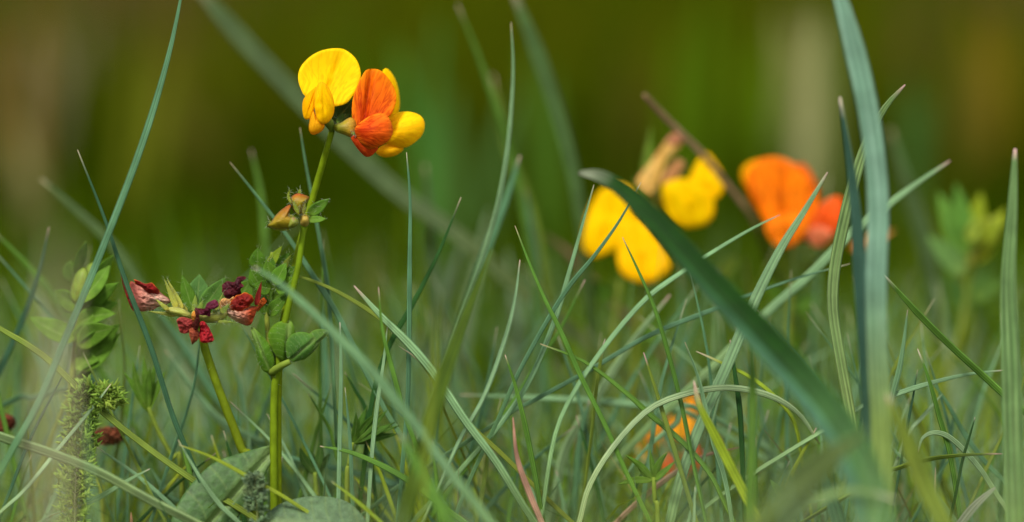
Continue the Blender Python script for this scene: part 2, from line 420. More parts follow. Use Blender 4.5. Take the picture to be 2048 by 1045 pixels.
# ================================================================== single grass blades
CK = dict(blue=(.075, .175, .080), dark=(.030, .085, .040), light=(.15, .28, .125), green=(.075, .175, .022), olive=(.12, .18, .022),
          lime=(.20, .28, .018), pale=(.21, .33, .15), dry=(.40, .23, .15), straw=(.42, .36, .20), brown=(.24, .13, .06), deep=(.022, .075, .014))
TIPC = (.46, .30, .26)
def blade(label, pts, w, o0, o1, col='blue', prof='roll', tip=.03, roll=None, twist=None, fold=.45, group='single grass blades', name='grass_blade',
          cat='grass blade', base_w=.8, taper=.35, ground=True, n=34, mat='grass', curl=0., om=None, blunt=.12, colu=None, basec=None, nu=5, tipc=TIPC):
    """pts tip -> base in photo pixels; o0, o1 mm of depth at tip and base"""
    q = full(pts) if isinstance(pts, str) else pts; m = len(q)-1; v = []
    for i, (x, y) in enumerate(q):
        t = i/m; o = o0+(o1-o0)*t
        if om is not None: o += 4*om*t*(1-t)
        v.append(P(x, y, o))
    if ground and v[-1].z > -.0005:
        d = (v[-1]-v[-2]); z = v[-1].z; k = min(1.5, 1/max(.05, -d.z/max(1e-6, math.hypot(d.x, d.y)))) if d.z < 0 else 1.5   # runs on the way it was going, steepening into the ground
        h = Vector((d.x, d.y, 0)); h = h.normalized() if h.length > 1e-6 else h; e = v[-1]
        v.append(e+h*z*k*.42+Vector((0, z*.04, -z*.45))); v.append(Vector((e.x+h.x*z*k*.62, e.y+h.y*z*k*.62+z*.08, -.0012)))
    v = [Vector((p.x, p.y, max(p.z, -.0012))) for p in v]
    path = crom(v, n); path = [Vector((p.x, p.y, max(p.z, -.0015))) for p in path]
    if prof == 'roll': w *= .86
    if tipc is TIPC: tipc = random.choice([TIPC, (.40, .30, .22), (.36, .33, .2), (.30, .25, .14), (.5, .45, .33)])
    hw = W(w, (o0+o1)/2)/2; c = jit(CK[col] if isinstance(col, str) else col, .10)
    def width(t): return hw*min(1, blunt+(1-blunt)*min(1, t/taper)**.7)*(1-(1-base_w)*max(0, t-.4)/.6)
    def colr(t):
        k = lerp(c, basec or (c[0]*1.3, c[1]*1.12, c[2]*.75), max(0, t-.6)/.4 if basec is None else min(1, max(0, t-.5)/.2))
        return lerp(tipc, k, min(1, max(0, t-tip*.3)/tip)) if tip else k
    mb = MB(); ribbon(mb, path, width, prof, th=.00022, fold=fold, curl=curl, roll=random.uniform(-.5, .5) if roll is None else roll,
                      twist=random.uniform(-.8, .8) if twist is None else twist, col=colr, colu=colu, nu=nu)
    o = mb.build(name, M[mat], None, origin=path[-1]); return tag(o, label, cat, group)

# --- left side
blade('dark slender grass blade crossing in front of the withered flower head', '155,300 210,440 250,560 300,690 345,830 378,910', 13, -5, -4, 'dark')
blade('tall blue-green blade leaning across the leafy shoot and out of the top', '372,-60 345,80 310,210 270,330 222,455 180,560 130,680 80,800 30,890 -30,1000', 17, -1, -13, 'blue', tip=0, base_w=1, taper=.2)
blade('long olive-green blade sloping down over the feathery leaf to the plantain leaf', '-60,620 0,658 90,715 200,820 300,900 400,970 520,1045', 17, 2, -4, 'olive', taper=.2, base_w=1)
blade('thick round pale-green stalk sloping across below the feathery leaf', '-70,845 0,873 100,905 200,945 300,1000 395,1048 450,1080', 24, -9, -12, (.16, .26, .10), taper=.1, base_w=1)
blade('dark blurred blade with pink tip beside the leafy shoot', '98,455 80,540 50,630 0,740 -30,800', 15, 16, 18, 'dark')
blade('short pale blade pointing up beside the two brown seedheads', '300,938 250,965 180,1005 80,1048', 13, 1, 2, 'light')
blade('thin pale blade with pink tip rising through the feathery leaf', '222,768 190,810 120,895 50,980 -10,1035', 11, -3, -3, 'pale', tip=.06)
blade('thin dark blade crossing the thick pale-green stalk', '135,735 100,800 60,880 25,970 0,1035', 9, 1, 4, 'dark', tip=0)
blade('blurred green blade behind the leafy shoot', '-10,465 40,515 90,570 150,650 200,740', 17, 26, 28, 'green')
blade('wide blurred blade leaning behind the tall blue-green blade', '82,358 140,410 210,475 260,540 330,650 400,760', 24, 44, 46, (.065, .115, .035))
blade('blurred horizontal blade among the grass behind the leafy shoot', '200,765 140,775 70,795 0,815', 14, 18, 20, 'blue')
blade('slender blurred blade behind the bedstraw shoot', '330,700 380,770 440,840 510,880 560,905', 20, 22, 24, 'light')
blade('blurred blade arching behind the withered flower stalk', '300,600 360,680 430,790 500,870', 18, 30, 30, 'blue')
blade('short yellow-green blade touching the top of the plantain leaf', '358,890 430,918 520,968 600,1015', 11, -9, -8, 'lime')
blade('short bluish blade crossing the lower edge of the plantain leaf', '356,880 400,955 440,1010 480,1048', 12, -8, -8, 'light')
blade('thin rust-coloured dry tip near the thick pale-green stalk', '262,1025 264,1060', 9, -2, -2, 'brown', tip=0, mat='straw')
# --- round the main trefoil plant
blade('slender blade running behind the bud cluster down to the right', '460,325 520,400 580,480 625,550 670,620 720,720 770,820 812,890', 13, 9, 5, 'blue')
blade('blurred upright blade behind the small leafy top of the trefoil', '502,300 520,380 530,480 532,600', 17, 45, 45, 'green')
blade('thin upright blade behind the flower stalk', '600,255 612,330 640,480 655,570 662,660 668,780', 12, 10, 7, 'blue')
blade('upright striped blade directly below the yellow petals', '813,305 820,400 819,520 818,640 815,800 803,950', 12, 0, 0, 'blue', roll=.3, twist=0)
blade('dark straight blade leaning beside the upright striped blade', '922,395 880,500 830,600 775,700 745,800 730,920', 13, 5, 6, 'deep')
blade('wide soft pale blade crossing in front of the trefoil stems', '508,535 560,568 640,640 740,740 830,850 900,945 980,1045', 26, -27, -32, (.11, .215, .085), tip=.02)
blade('thin blade starting behind the trefoil stem and arching right', '560,545 620,560 690,592 770,645 830,705 870,760 940,850 1000,905 1080,985', 13, 3, 2, 'olive')
blade('broad light striped blade with whitish tip sloping down right', '708,572 760,630 820,690 870,750 930,840 990,920 1040,1000', 21, -4, -6, 'light', tip=.05, taper=.25)
blade('short erect blade in front of the sloping striped blade', '757,575 765,660 785,740 810,830 835,900', 12, -7, -7, 'green')
blade('pale upright blade right of the trefoil whorl of leaves', '680,645 682,740 680,860 677,1000', 11, -4, -4, 'light', roll=.2, twist=0)
blade('thin pale blade standing between two upright ones by the bedstraw', '775,650 768,720 755,810 745,900 737,1015', 11, -3, -3, 'light', twist=0)
blade('short pale blade beside the pale upright one', '690,775 700,880 705,995', 10, 1, 1, 'blue')
blade('tiny dry pink-tipped blade crossing the upright striped blade', '798,693 830,715 858,745 880,800', 7, -2, 3, 'olive', tip=.3)
blade('thick dark-green blade bending flat with pale edges near the ground', '640,893 700,905 770,935 825,968 880,1010', 17, -4, -4, 'green', tip=.02)
blade('yellowish short blade in front of the fuzzy rounded leaf', '663,963 710,1000 765,1048', 11, -12, -12, 'lime')
blade('dark short curved blade behind the bedstraw leaves', '690,745 710,780 730,815 735,860', 10, 8, 8, 'deep')
blade('short dark blade left of the bedstraw leaves', '617,788 640,825 660,860 670,900', 10, 6, 6, 'green')
blade('soft pale blade lying low across the trefoil stem base', '540,905 640,930 740,955 840,985 900,1010', 19, 14, 16, 'blue')
blade('blurred upright blade behind the whorl of trefoil leaves', '640,560 650,700 655,830', 14, 26, 26, 'blue')
blade('dim blurred blade standing behind the dark straight one', '850,330 862,450 868,600', 24, 70, 70, (.045, .09, .03))
blade('olive blurred blade with orange flecks in front of the striped blades', '880,580 872,690 862,800 850,950', 11, -48, -48, (.14, .2, .02), prof='flat', tip=0)
# --- centre
blade('tall gently curved blade with pale tip standing alone in the centre', '1022,45 1026,140 1018,270 1000,390 970,500 920,640 880,760', 14, 12, 15, 'light')
blade('soft grey-green blade running close beside the tall curved one', '1040,312 1015,395 975,500 930,630 890,760', 22, 30, 32, 'blue', prof='flat')
blade('soft wide dark olive blade low before the tall curved one', '985,500 935,630 885,770 840,930 820,1000', 34, -24, -26, (.05, .095, .008), prof='flat', tip=0)
blade('long sharp dark-edged blade sloping down through the centre', '1030,452 1060,530 1090,600 1120,660 1160,750 1210,850 1250,940 1300,1045', 12, -1, -2, 'green', roll=.2, twist=0)
blade('straight light blade leaning left of the blurred yellow petals', '1188,370 1165,450 1140,540 1110,640 1060,760 1000,850 930,930', 13, 3, 4, 'light')
blade('thin straight blade crossing the blurred yellow petals', '1282,365 1240,440 1190,510 1140,570 1095,640 1040,740 1000,830', 11, 1, 2, 'blue')
blade('green slightly curved blade starting on the blurred yellow petals', '1245,475 1280,550 1310,620 1340,720 1365,820 1385,920 1412,1045', 13, 1, 1, 'green')
blade('long blade sweeping from the orange flower down in a curve', '1560,430 1500,460 1420,508 1360,548 1290,600 1215,687 1150,782 1110,872 1085,1020', 13, 6, 0, 'light')
blade('wide blurred pale blade curving behind the long sweeping one', '1340,590 1260,690 1190,800 1130,900 1108,1010', 25, 22, 20, 'pale')
blade('thin long blade lying across with a pink tip near the wide striped blade', '1700,528 1600,555 1500,590 1420,622 1300,670 1180,740 1060,805 1000,840', 11, 8, 6, 'blue')
blade('dark-green blade sloping down beneath the long crossing one', '1080,688 1170,725 1250,785 1300,830 1370,890 1420,950 1450,1010', 15, 2, 2, 'green')
blade('pointed striped blade standing left of the thick pale arch', '1370,685 1395,750 1410,810 1425,880 1450,960 1465,1048', 13, -3, -3, 'light')
blade('short pink-tipped blade between the dark sloping ones', '1287,705 1305,760 1330,840 1355,920 1382,1010', 12, 0, 0, 'olive', tip=.07)
blade('yellow-green folded blade with pink tip in front of the pale arch', '1388,762 1400,810 1430,870 1460,930 1500,1010', 20, -11, -12, 'lime', prof='flat', tip=.15)
blade('broad straight light blade leaning right over the orange flower', '1655,345 1610,420 1560,500 1510,600 1450,740 1400,850 1360,960 1338,1048', 23, 4, 2, 'light', prof='flat', fold=.25, roll=.1, twist=.2)
blade('pale blade bent into a low arch', '1640,890 1600,830 1540,792 1460,776 1380,786 1300,818 1230,890 1180,970 1158,1048', 15, 4, -4, 'pale', taper=.2)
blade('dark upright blade beneath the big folded leaf blade', '1460,680 1470,750 1480,830 1486,960', 14, 3, 3, 'deep')
blade('soft blurred upright blade in front of the big folded leaf blade', '1500,650 1505,750 1505,860 1500,1010', 22, -24, -25, 'green')
blade('yellowing blade with pink tip half hidden by the big folded leaf', '1392,703 1440,725 1500,755 1550,795 1590,850 1610,960', 12, 3, 6, 'lime', tip=.12)
blade('green thin blade with pink tip standing beside the dry pink stalk', '1010,710 1030,770 1050,850 1070,950 1080,1010', 13, -1, 0, 'green')
blade('light blade curving down left of the sharp dark-edged one', '1040,520 1030,600 1010,680 970,790 920,880 880,970', 14, 4, 4, 'light')
blade('blurred blade lying level behind the sharp dark-edged one', '920,790 1050,795 1200,803 1310,815 1400,840', 17, 22, 24, 'light')
blade('short pink blade tip behind the long sweeping blade', '1210,678 1204,705 1195,760 1185,850', 9, 4, 5, 'olive', tip=.2)
blade('grey-green blurred blade low in the centre beside the curved blades', '1180,800 1160,880 1150,1000', 18, 15, 15, 'blue')
blade('thin grey blade low between the short pink-tipped ones', '1245,960 1290,900 1350,850 1400,820', 12, 10, 14, 'light')
blade('tiny pale blade tip by the small bedstraw shoot', '1390,975 1388,1048', 9, -4, -4, 'pale')
blade('soft blurred foreground blade rising from the bottom centre', '800,870 850,960 900,1048', 34, -40, -42, 'green')
blade('straight faint blade beneath the sharp dark-edged one', '1170,560 1120,660 1080,720 1030,800 960,900', 12, 12, 12, 'green')
# --- right
blade('flat wide curving blade with pointed tip standing tall by the orange flower', '1810,170 1770,215 1735,280 1708,360 1685,450 1668,540 1665,620 1680,720 1700,830 1708,900', 25, 1, -2, (.14, .22, .07), prof='flat', fold=.3, roll=.25, twist=.1, taper=.28, tip=.03)
blade('big dark folded blade arching over from a pale blurred tip', '1158,346 1205,355 1262,395 1340,475 1420,565 1505,655 1590,750 1660,835 1715,930 1750,1050', 92, -20, -50, (.006, .040, .001), basec=(.045, .125, .03), nu=11, prof='flat', fold=.35, roll=.15, twist=.1, colu=(.045, .125, .065), taper=.8, tip=.10, tipc=(.20, .24, .15), base_w=.75, n=48, blunt=.07)  # near-black green has the shade of its downturned side put into the colour
blade('tall thick pale-green blade rising past the top of the frame', '1655,-80 1690,30 1728,180 1748,300 1756,420 1752,560 1755,700 1762,850 1768,1048', 42, -27, -30, (.13, .24, .15), prof='flat', fold=.5, tip=0, taper=.15, base_w=1, basec=(.14, .22, .05), twist=.1, roll=0)
blade('dark blurred pointed blade beside the tall thick one', '1680,195 1700,320 1714,440 1722,560 1732,720', 30, -20, -22, (.028, .075, .045), prof='flat', taper=.5)
blade('blurred grey-green blade slanting behind the tall thick one', '1900,322 1830,370 1770,415 1700,470 1620,550 1540,620 1440,720', 21, 20, 20, 'light')
blade('sharp dark striped blade sloping down to the right edge', '1768,550 1830,620 1900,690 1960,745 2020,800 2080,850', 17, 0, -2, 'green', taper=.15)
blade('short narrow blade touching the sharp sloping one from below', '1815,620 1808,680 1798,740 1785,790 1770,860', 14, 2, 2, 'light')
blade('thin level blade crossing behind the sharp sloping one', '2015,740 1930,750 1850,770 1790,790 1740,810 1690,835', 13, 2, 3, 'light')
blade('curved dark blade with dry tip among the low tangle on the right', '1835,698 1858,760 1880,840 1900,910 1922,1048', 13, 0, 0, 'green', tip=.06)
blade('very thin dark blade by the curved dry-tipped one', '1835,740 1825,800 1815,850 1805,910', 7, 3, 3, 'dark')
blade('tall broad pointed blade with yellow-green edge near the right edge', '2030,298 2024,420 2016,560 2020,700 2026,900 2030,1048', 44, -15, -16, (.10, .19, .06), prof='flat', fold=.6, taper=.55, roll=.1, twist=0, tip=.02)
blade('pale blade hooked into a small loop low on the right', '1836,905 1846,876 1872,866 1905,880 1955,932 1990,985', 13, -1, 0, 'pale')
blade('short pale hook-shaped blade above the small loop', '1885,788 1868,808 1845,835 1818,866 1790,930', 11, 6, 6, 'pale', tip=0)
blade('very thin dark blade crossing the low olive one', '1950,835 1940,870 1925,920 1912,985', 8, -3, -3, 'deep')
blade('olive blade lying level low on the right', '2005,908 1930,910 1860,918 1800,935 1740,965', 13, -4, -2, 'olive', tip=.06)
blade('flat grey dry blade at the bottom right corner', '1992,975 1955,1010 1915,1060', 22, -6, -6, (.16, .19, .12), prof='flat', tip=0)
blade('tiny white blade tip standing below the level olive blade', '1871,935 1869,990 1866,1030', 9, -2, -2, 'pale', tip=.3)
blade('soft blurred olive blade in front of the tall thick one', '1775,790 1815,880 1850,970 1890,1060', 42, -42, -45, 'olive', prof='flat')
blade('bright blurred foreground blade with whitish end at the bottom', '1796,1002 1740,985 1680,985 1620,1010 1570,1060', 15, -50, -52, (.14, .23, .07), prof='flat', tip=.12, tipc=(.6, .6, .42))
blade('grey-green blade low in front beside the whitish blurred end', '1640,930 1660,1000 1680,1070', 34, -14, -15, 'blue', prof='flat')
blade('pale low blade sloping behind the blurred dark leaf', '1650,1000 1600,1010 1540,1048', 16, -8, -8, 'light')
blade('thin bending blade among the right tangle beside the tall broad one', '1860,760 1890,800 1930,870 1975,930 2030,985', 12, 8, 8, 'blue')
blade('blurred short blade between the loop and the tall broad one', '1910,820 1900,870 1885,930', 12, 14, 14, 'blue')
blade('faint blurred tall blade behind the blurred leafy trefoil', '1780,260 1810,360 1850,480 1870,600', 40, 90, 90, (.045, .085, .025))
# --- behind everything
blade('wide dim blurred blade slanting behind the yellow and orange flowers', '380,-40 480,75 580,180 700,300 800,390 890,455 990,540', 38, 62, 66, (.062, .098, .032), prof='flat', taper=.1)
blade('dim tall blurred blade behind the lone curved one', '1020,-30 1070,100 1110,220 1140,330 1155,420 1165,520', 34, 55, 55, (.05, .10, .025), prof='flat', taper=.15)
blade('thin dim blurred blade behind the lone curved one', '915,10 960,120 1000,240 1030,330 1050,450', 18, 50, 52, 'green')
blade('dim blurred upright blade behind the central grass tangle', '1050,380 1065,480 1075,600', 26, 55, 55, 'blue')
blade('dim olive blurred blade right of the lone curved one', '985,150 1010,280 1060,420 1090,560', 22, 75, 75, 'olive')
blade('pale straw stalk far behind the orange flower, very blurred', '1635,20 1622,150 1612,300 1600,480', 40, 330, 330, (.22, .22, .09), prof='flat', mat='straw', tip=0, name='dry_grass_stalk', cat='dry stalk', group='dry stalks')
blade('brown dry stalk leaning over the blurred yellow petals', '1288,190 1330,235 1400,305 1450,365 1500,430 1530,500', 15, 34, 60, (.30, .19, .10), mat='straw', tip=0, basec=(.07, .10, .012), name='dry_grass_stalk', cat='dry stalk', group='dry stalks', blunt=.7)
blade('pinkish dry stalk low in the centre of the grass', '1026,835 1034,915 1058,985 1085,1050', 15, -7, -7, 'dry', mat='straw', tip=0, name='dry_grass_stalk', cat='dry stalk', group='dry stalks')
blade('pale bleached blade standing very near, blurred across the feathery leaf', '122,455 117,620 110,780 104,960 100,1060', 22, -165, -165, (.60, .52, .33), prof='flat', mat='straw', tip=0, name='dry_grass_stalk', cat='dry stalk', group='dry stalks', taper=.3, fold=.2, roll=0, twist=0)
blade('pinkish dry stem lying low behind the small bedstraw shoot', '1480,895 1400,915 1330,960 1270,1010 1230,1048', 14, 8, 8, 'dry', mat='straw', tip=0, name='dry_grass_stalk', cat='dry stalk', group='dry stalks')
blade('dim reddish dry stalk behind the light leaning blade', '1090,470 1130,500 1170,545', 16, 70, 70, (.16, .10, .05), mat='straw', tip=0, name='dry_grass_stalk', cat='dry stalk', group='dry stalks')
# --- countable look-alikes behind the focus, told apart by colour and by what they stand behind
CNAME = dict(blue='blue-green', light='pale grey-green', green='mid-green', olive='olive', lime='yellow-green', deep='dark green')
MARKS = [(250, 'the feathery leaf'), (500, 'the withered flowers'), (640, 'the trefoil stems'), (830, 'the upright striped blades'), (1060, 'the lone tall curved blade'), (1330, 'the blurred yellow flowers'), (1500, 'the pale arched blade'), (1680, 'the orange flowers'), (1880, 'the tall thick blade'), (9999, 'the tall broad pointed blade')]
def mark(x): return next(m for k, m in MARKS if x < k)
for i in range(150):
    off = random.uniform(5, 60); x = random.uniform(-60, 2110); top = random.gauss(700, 90)-off*1.3
    ln = random.gauss(0, .38); hgt = 1060-top; ck = random.choice(['blue', 'blue', 'light', 'green', 'blue', 'olive'])
    pts = [(x+ln*hgt+random.gauss(0, 20), top), (x+ln*hgt*.55, top+hgt*.35), (x+ln*hgt*.2, top+hgt*.7), (x, 1030-off*.9)]
    way = 'leaning right' if ln > .15 else 'leaning left' if ln < -.15 else 'standing upright'
    blade('soft %s grass blade %s %s %s' % (CNAME[ck], way, 'close behind' if off < 35 else 'well behind', mark(x)), pts, random.uniform(7, 14), off, off+random.uniform(-4, 4), ck, group='soft blades behind the flowers', n=16, tip=.014, tipc=(.26, .26, .15))
for i in range(56):
    off = random.uniform(3, 16); x = random.uniform(20, 2040); top = random.gauss(900, 50); ln = random.gauss(0, .5); hgt = 1060-top; ck = random.choice(['blue', 'light', 'green', 'lime', 'deep'])
    pts = [(x+ln*hgt, top), (x+ln*hgt*.5, top+hgt*.4), (x, 1045)]
    way = 'leaning right' if ln > .15 else 'leaning left' if ln < -.15 else 'standing upright'
    blade('short thin %s blade %s at the foot of %s' % (CNAME[ck], way, mark(x)), pts, random.uniform(8, 13), off, off, ck, group='short blades near the ground', n=14)
for x, y, ln, off in ((980, 420, .25, 95), (930, 470, .35, 85), (890, 520, .1, 110), (1015, 500, -.1, 80), (960, 560, .45, 75), (860, 580, -.2, 90), (1060, 540, .2, 100), (400, 640, -.4, 60), (340, 600, -.5, 70), (470, 690, -.3, 65), (250, 520, -.6, 85), (700, 600, .2, 90), (60, 560, -.5, 60), (1500, 620, .1, 85), (1870, 560, -.2, 80), (1960, 640, .2, 70)):
    pts = [(x, y), (x-ln*150, y+160), (x-ln*260, y+330), (x-ln*320, y+430)]
    blade('wide pale out-of-focus blade %s far behind %s' % ('leaning right' if ln > .05 else 'leaning left', mark(x)), pts, random.uniform(18, 30), off, off, (.14, .22, .11), group='wide soft blades', n=14, tip=0, prof='flat')
# far soft streaks: tall stalks standing out in the meadow
FAR = [(20, -30, 300, 500, (.16, .09, .010), 'rusty'), (95, 60, 420, 620, (.19, .165, .085), 'bleached'), (150, 20, 330, 800, (.17, .14, .075), 'bleached'), (60, 250, 520, 420, (.30, .26, .10), 'straw-coloured'), (330, 40, 400, 700, (.11, .10, .012), 'olive'), (450, 170, 430, 560, (.075, .07, .008), 'brown'), (255, 90, 500, 480, (.12, .14, .01), 'olive'),
       (1220, 80, 420, 520, (.055, .055, .005), 'brown'), (1960, 60, 420, 560, (.09, .08, .01), 'straw-coloured'), (2030, -20, 380, 640, (.16, .11, .008), 'straw-coloured'), (1880, 30, 400, 760, (.08, .06, .015), 'brown'), (1590, 20, 420, 620, (.20, .21, .07), 'bleached'), (1640, 60, 430, 480, (.18, .21, .06), 'bleached'),
       (870, 60, 560, 260, (.05, .14, .02), 'green'), (930, 180, 560, 320, (.06, .14, .03), 'green'), (1380, 0, 420, 420, (.06, .12, .004), 'green'), (1500, 40, 420, 600, (.07, .13, .004), 'green'), (760, 30, 480, 500, (.05, .11, .004), 'green'), (1150, 120, 520, 300, (.05, .11, .01), 'green'), (1800, 150, 480, 340, (.05, .11, .02), 'green')]
for x, y0, y1, off, c, nm in FAR:
    for j in range(2):
        xx = x+random.uniform(-45, 45); lx = random.gauss(0, 40)
        blade('%s tall grass stalk melting into the far meadow behind %s' % (nm, mark(x)), [(xx+lx, y0+random.uniform(-30, 60)), (xx+lx*.4, (y0+y1)/2), (xx, y1+60)], random.uniform(26, 44), off, off, c, prof='flat', mat='field', tip=0, name='far_grass_stalk', cat='grass stalk', group='far grass stalks', n=12, taper=.2)

# ================================================================== trefoil: flowers
YEL = (.90, .60, .0); YEL2 = (.88, .50, .0); ORG = (.80, .17, .002); ORG2 = (.72, .085, .010); LEAFC = (.066, .160, .010); LEAFD = (.048, .120, .008); STEMC = (.17, .20, .022)
def body(name, parent, mat, pts, off, pillow, **k): return one_petal(name, parent, mat, pts, off, pillow=pillow, bulge=0, **k)

def main_plant():
    root = thing('trefoil_plant', Vector((P(555, 1000, 0).x, P(555, 1000, 0).y, 0)), 'trefoil plant with sharp yellow and orange flowers, a bud cluster and whorled leaves', 'wildflower', 'trefoil plants')
    hairs = []
    C = crop(560, 70, 320/1045)
    # stems
    stem_part(root, [(664, 262, 1), (650, 310, 2), (630, 380, 4), (607, 460, 4), (590, 530, 3.5), (577, 590, 3), (566, 650, 2.5), (557, 745, 1), (555, 880, 1), (556, 990, 1)], 6, 8.5, (.15, .225, .005), ground=True, hairs=hairs)
    stem_part(root, [(607, 448, -1), (603, 490, -1), (594, 545, -1), (580, 600, -1), (568, 655, -1), (556, 735, -.5), (548, 800, 0), (548, 985, 0)], 5.6, 8.5, (.13, .215, .006), ground=True, hairs=hairs)
    stem_part(root, [(545, 505, 4), (536, 560, 4), (534, 640, 3), (540, 700, 2), (548, 760, 1.5)], 4, 6, (.19, .24, .03))
    # flower facing the camera, yellow
    fl = MB(); tube(fl, crom([P(664, 262, 1), P(660, 250, 0), P(655, 243, -1), P(645, 238, -2)], 8), lambda t: W(5+5*math.sin(t*2.6)), (.16, .22, .03)); f = fl.build('flower', M['stem'], root)
    f['label'] = 'all-yellow flower with open round petal'
    one_petal('standard_petal', f, 'yellow', C('150,385 118,290 135,210 200,140 280,100 370,88 430,100 490,150 520,210 528,280 510,350 470,410 430,450 380,465 320,470 250,450 190,420'), 2.2, bulge=-.9, gx=.004, gy=-.018, base=C('300,400')[0], tip=C('415,95')[0], crease=.55, col=lambda x, y, r: lerp(YEL, (.93, .66, .006), r*.7), wr=(.25, .8))
    one_petal('wing_petal', f, 'yellow', C('262,308 300,322 335,380 355,450 350,520 312,575 270,582 240,545 225,470 225,400 240,340'), -2.6, bulge=.9, gx=.03, crease=-.35, base=C('262,308')[0], tip=C('275,582')[0], col=YEL, wr=(.5, 2.2), rim=(.86, .48, .004))
    one_petal('wing_petal', f, 'yellow', C('240,340 232,430 220,500 195,548 160,548 145,490 150,430 178,388 210,360'), -2.0, bulge=.6, gx=-.05, crease=.3, base=C('235,340')[0], tip=C('170,550')[0], col=YEL2, wr=(.3, 1.5))
    body('keel_petal', f, 'yellow', C('212,480 240,535 292,590 270,632 215,654 188,622 192,560'), -1.6, 1.4, col=(.85, .42, .006), base=C('250,480')[0])
    # orange flower
    fl = MB(); petal(fl, C('342,598 360,580 400,570 460,538 495,560 505,620 500,655 470,672 420,655 365,632'), .2, pillow=1.8, bulge=0, col=lambda x, y, r: lerp((.24, .28, .015), (.50, .20, .01), min(1, max(0, (x-675)/40))), base=C('342,600')[0]); f = fl.build('flower', M['bud'], root)
    f['label'] = 'orange flower with red veins'
    one_petal('standard_petal', f, 'orange', C('560,232 600,222 660,235 720,300 755,370 760,430 742,490 715,535 640,560 570,600 505,612 475,570 469,480 480,400 510,320 540,262'), 1.0, bulge=-.3, gx=.012, gy=-.020, base=C('545,600')[0], tip=C('598,222')[0], crease=1.0, rim=(.84, .25, .002), col=lambda x, y, r: lerp((.60, .040, .003), (.78, .17, .002), min(1, math.hypot(x-727, y-254)/105)), wr=(.35, .9), rings=11, seg=52)
    one_petal('wing_petal', f, 'orange', C('488,612 540,560 600,525 660,512 700,530 730,580 737,640 712,690 650,730 590,746 540,720 500,665'), -2.0, bulge=1.9, gx=.006, base=C('485,625')[0], tip=C('735,600')[0], col=lambda x, y, r: lerp((.62, .035, .004), (.84, .14, .008), min(1, math.hypot(x-708, y-262)/62)), rim=(.86, .22, .01), wr=(.3, 1.2))
    one_petal('wing_petal', f, 'orange', C('463,668 500,640 545,700 595,745 645,735 605,785 565,798 530,772 490,722'), -.6, bulge=1.2, base=C('470,660')[0], tip=C('600,790')[0], col=ORG2, wr=(.25, 1.4))
    leaflet(f, C('470,640')[0], C('502,655')[0], 7, -1.6, -1.9, (.16, .2, .03), 'sepal')
    # yellow flower behind the orange one
    fl = MB(); tube(fl, crom([P(668, 256, 2), P(700, 262, 5), P(735, 270, 6)], 8), lambda t: W(5+7*t), (.17, .22, .03)); f = fl.build('flower', M['stem'], root)
    f['label'] = 'yellow flower tucked behind the orange flower'
    one_petal('standard_petal', f, 'yellow', C('688,218 730,250 765,320 782,420 776,500 745,540 690,560 640,500 640,350 660,260'), 7, bulge=.8, gx=.06, base=C('700,560')[0], tip=C('690,220')[0], col=YEL, wr=(.2, 1))
    one_petal('wing_petal', f, 'yellow', C('700,560 735,520 790,503 860,505 920,530 946,580 932,650 885,700 820,737 740,728 690,705 680,620'), 4.2, bulge=2.0, base=C('690,620')[0], tip=C('946,590')[0], col=(.92, .60, .004), wr=(.25, 1))
    one_petal('wing_petal', f, 'yellow', C('625,765 660,728 720,712 808,736 770,782 700,801 655,792'), 4.8, bulge=1.0, base=C('640,740')[0], tip=C('805,740')[0], col=(.88, .52, .004), wr=(.2, 1))
    # bract leaf behind the head
    leaflet(root, C('345,585')[0], C('480,425')[0], 36, 4, 6, (.035, .09, .015), 'bract', fold=.2)
    leaflet(root, C('370,580')[0], C('450,520')[0], 22, 3, 5, (.06, .13, .02), 'bract', fold=.2)
    # bud cluster
    D = crop(480, 360, 220/1045); cg = (.20, .24, .02)
    def budcol(y0, y1): return lambda x, y, r: lerp((.40, .05, .004), (.27, .22, .006), min(1, max(0, (y-y0)/(y1-y0)))**.7)
    b = body('bud', root, 'bud', D('255,440 300,390 340,335 400,278 485,230 478,285 468,330 520,350 552,385 545,432 470,466 380,472 300,462'), -2, 1.9, col=budcol(408, 450), base=D('550,420')[0])
    leaflet(b, D('470,470')[0], D('255,445')[0], 6, -2.6, -1.5, cg, 'sepal', bend=-3); leaflet(b, D('540,400')[0], D('470,330')[0], 10, -3.2, -3.6, (.22, .22, .03), 'sepal')
    leaflet(b, D('330,450')[0], D('275,385')[0], 6, -2.5, -2, cg, 'sepal')
    body('calyx', b, 'bud', D('470,360 510,345 555,380 550,430 500,460 455,450'), -2.6, 1.6, col=lambda x, y, r: lerp((.22, .26, .03), (.30, .10, .10), max(0, .8-abs(x-587)/8-abs(y-437)/10)))
    b = body('bud', root, 'bud', D('480,165 540,130 600,138 662,165 642,205 605,262 592,322 552,337 500,292 478,225'), -1, 1.8, col=budcol(388, 405), base=D('560,335')[0])
    leaflet(b, D('490,230')[0], D('475,88')[0], 6, -2.4, -2, cg, 'sepal', side=-5); leaflet(b, D('560,150')[0], D('572,85')[0], 7, 0, 0, cg, 'sepal'); leaflet(b, D('600,330')[0], D('622,215')[0], 6, -2.6, -3, (.3, .3, .05), 'sepal')
    leaflet(b, D('560,335')[0], D('500,190')[0], 8, -3.0, -3.0, cg, 'sepal')
    leaflet(root, D('640,330')[0], D('848,180')[0], 25, -1, -1, (.10, .21, .02), fold=.35, roll=-.3, hairs=hairs); leaflet(root, D('640,385')[0], D('825,372')[0], 15, -1.6, -1.6, (.11, .22, .02), fold=.4, roll=.3, hairs=hairs)
    body('node', root, 'bud', D('575,350 610,325 650,345 660,400 640,440 600,448 570,420'), -1.2, 1.5, col=(.42, .30, .05), wr=(.4, 3))
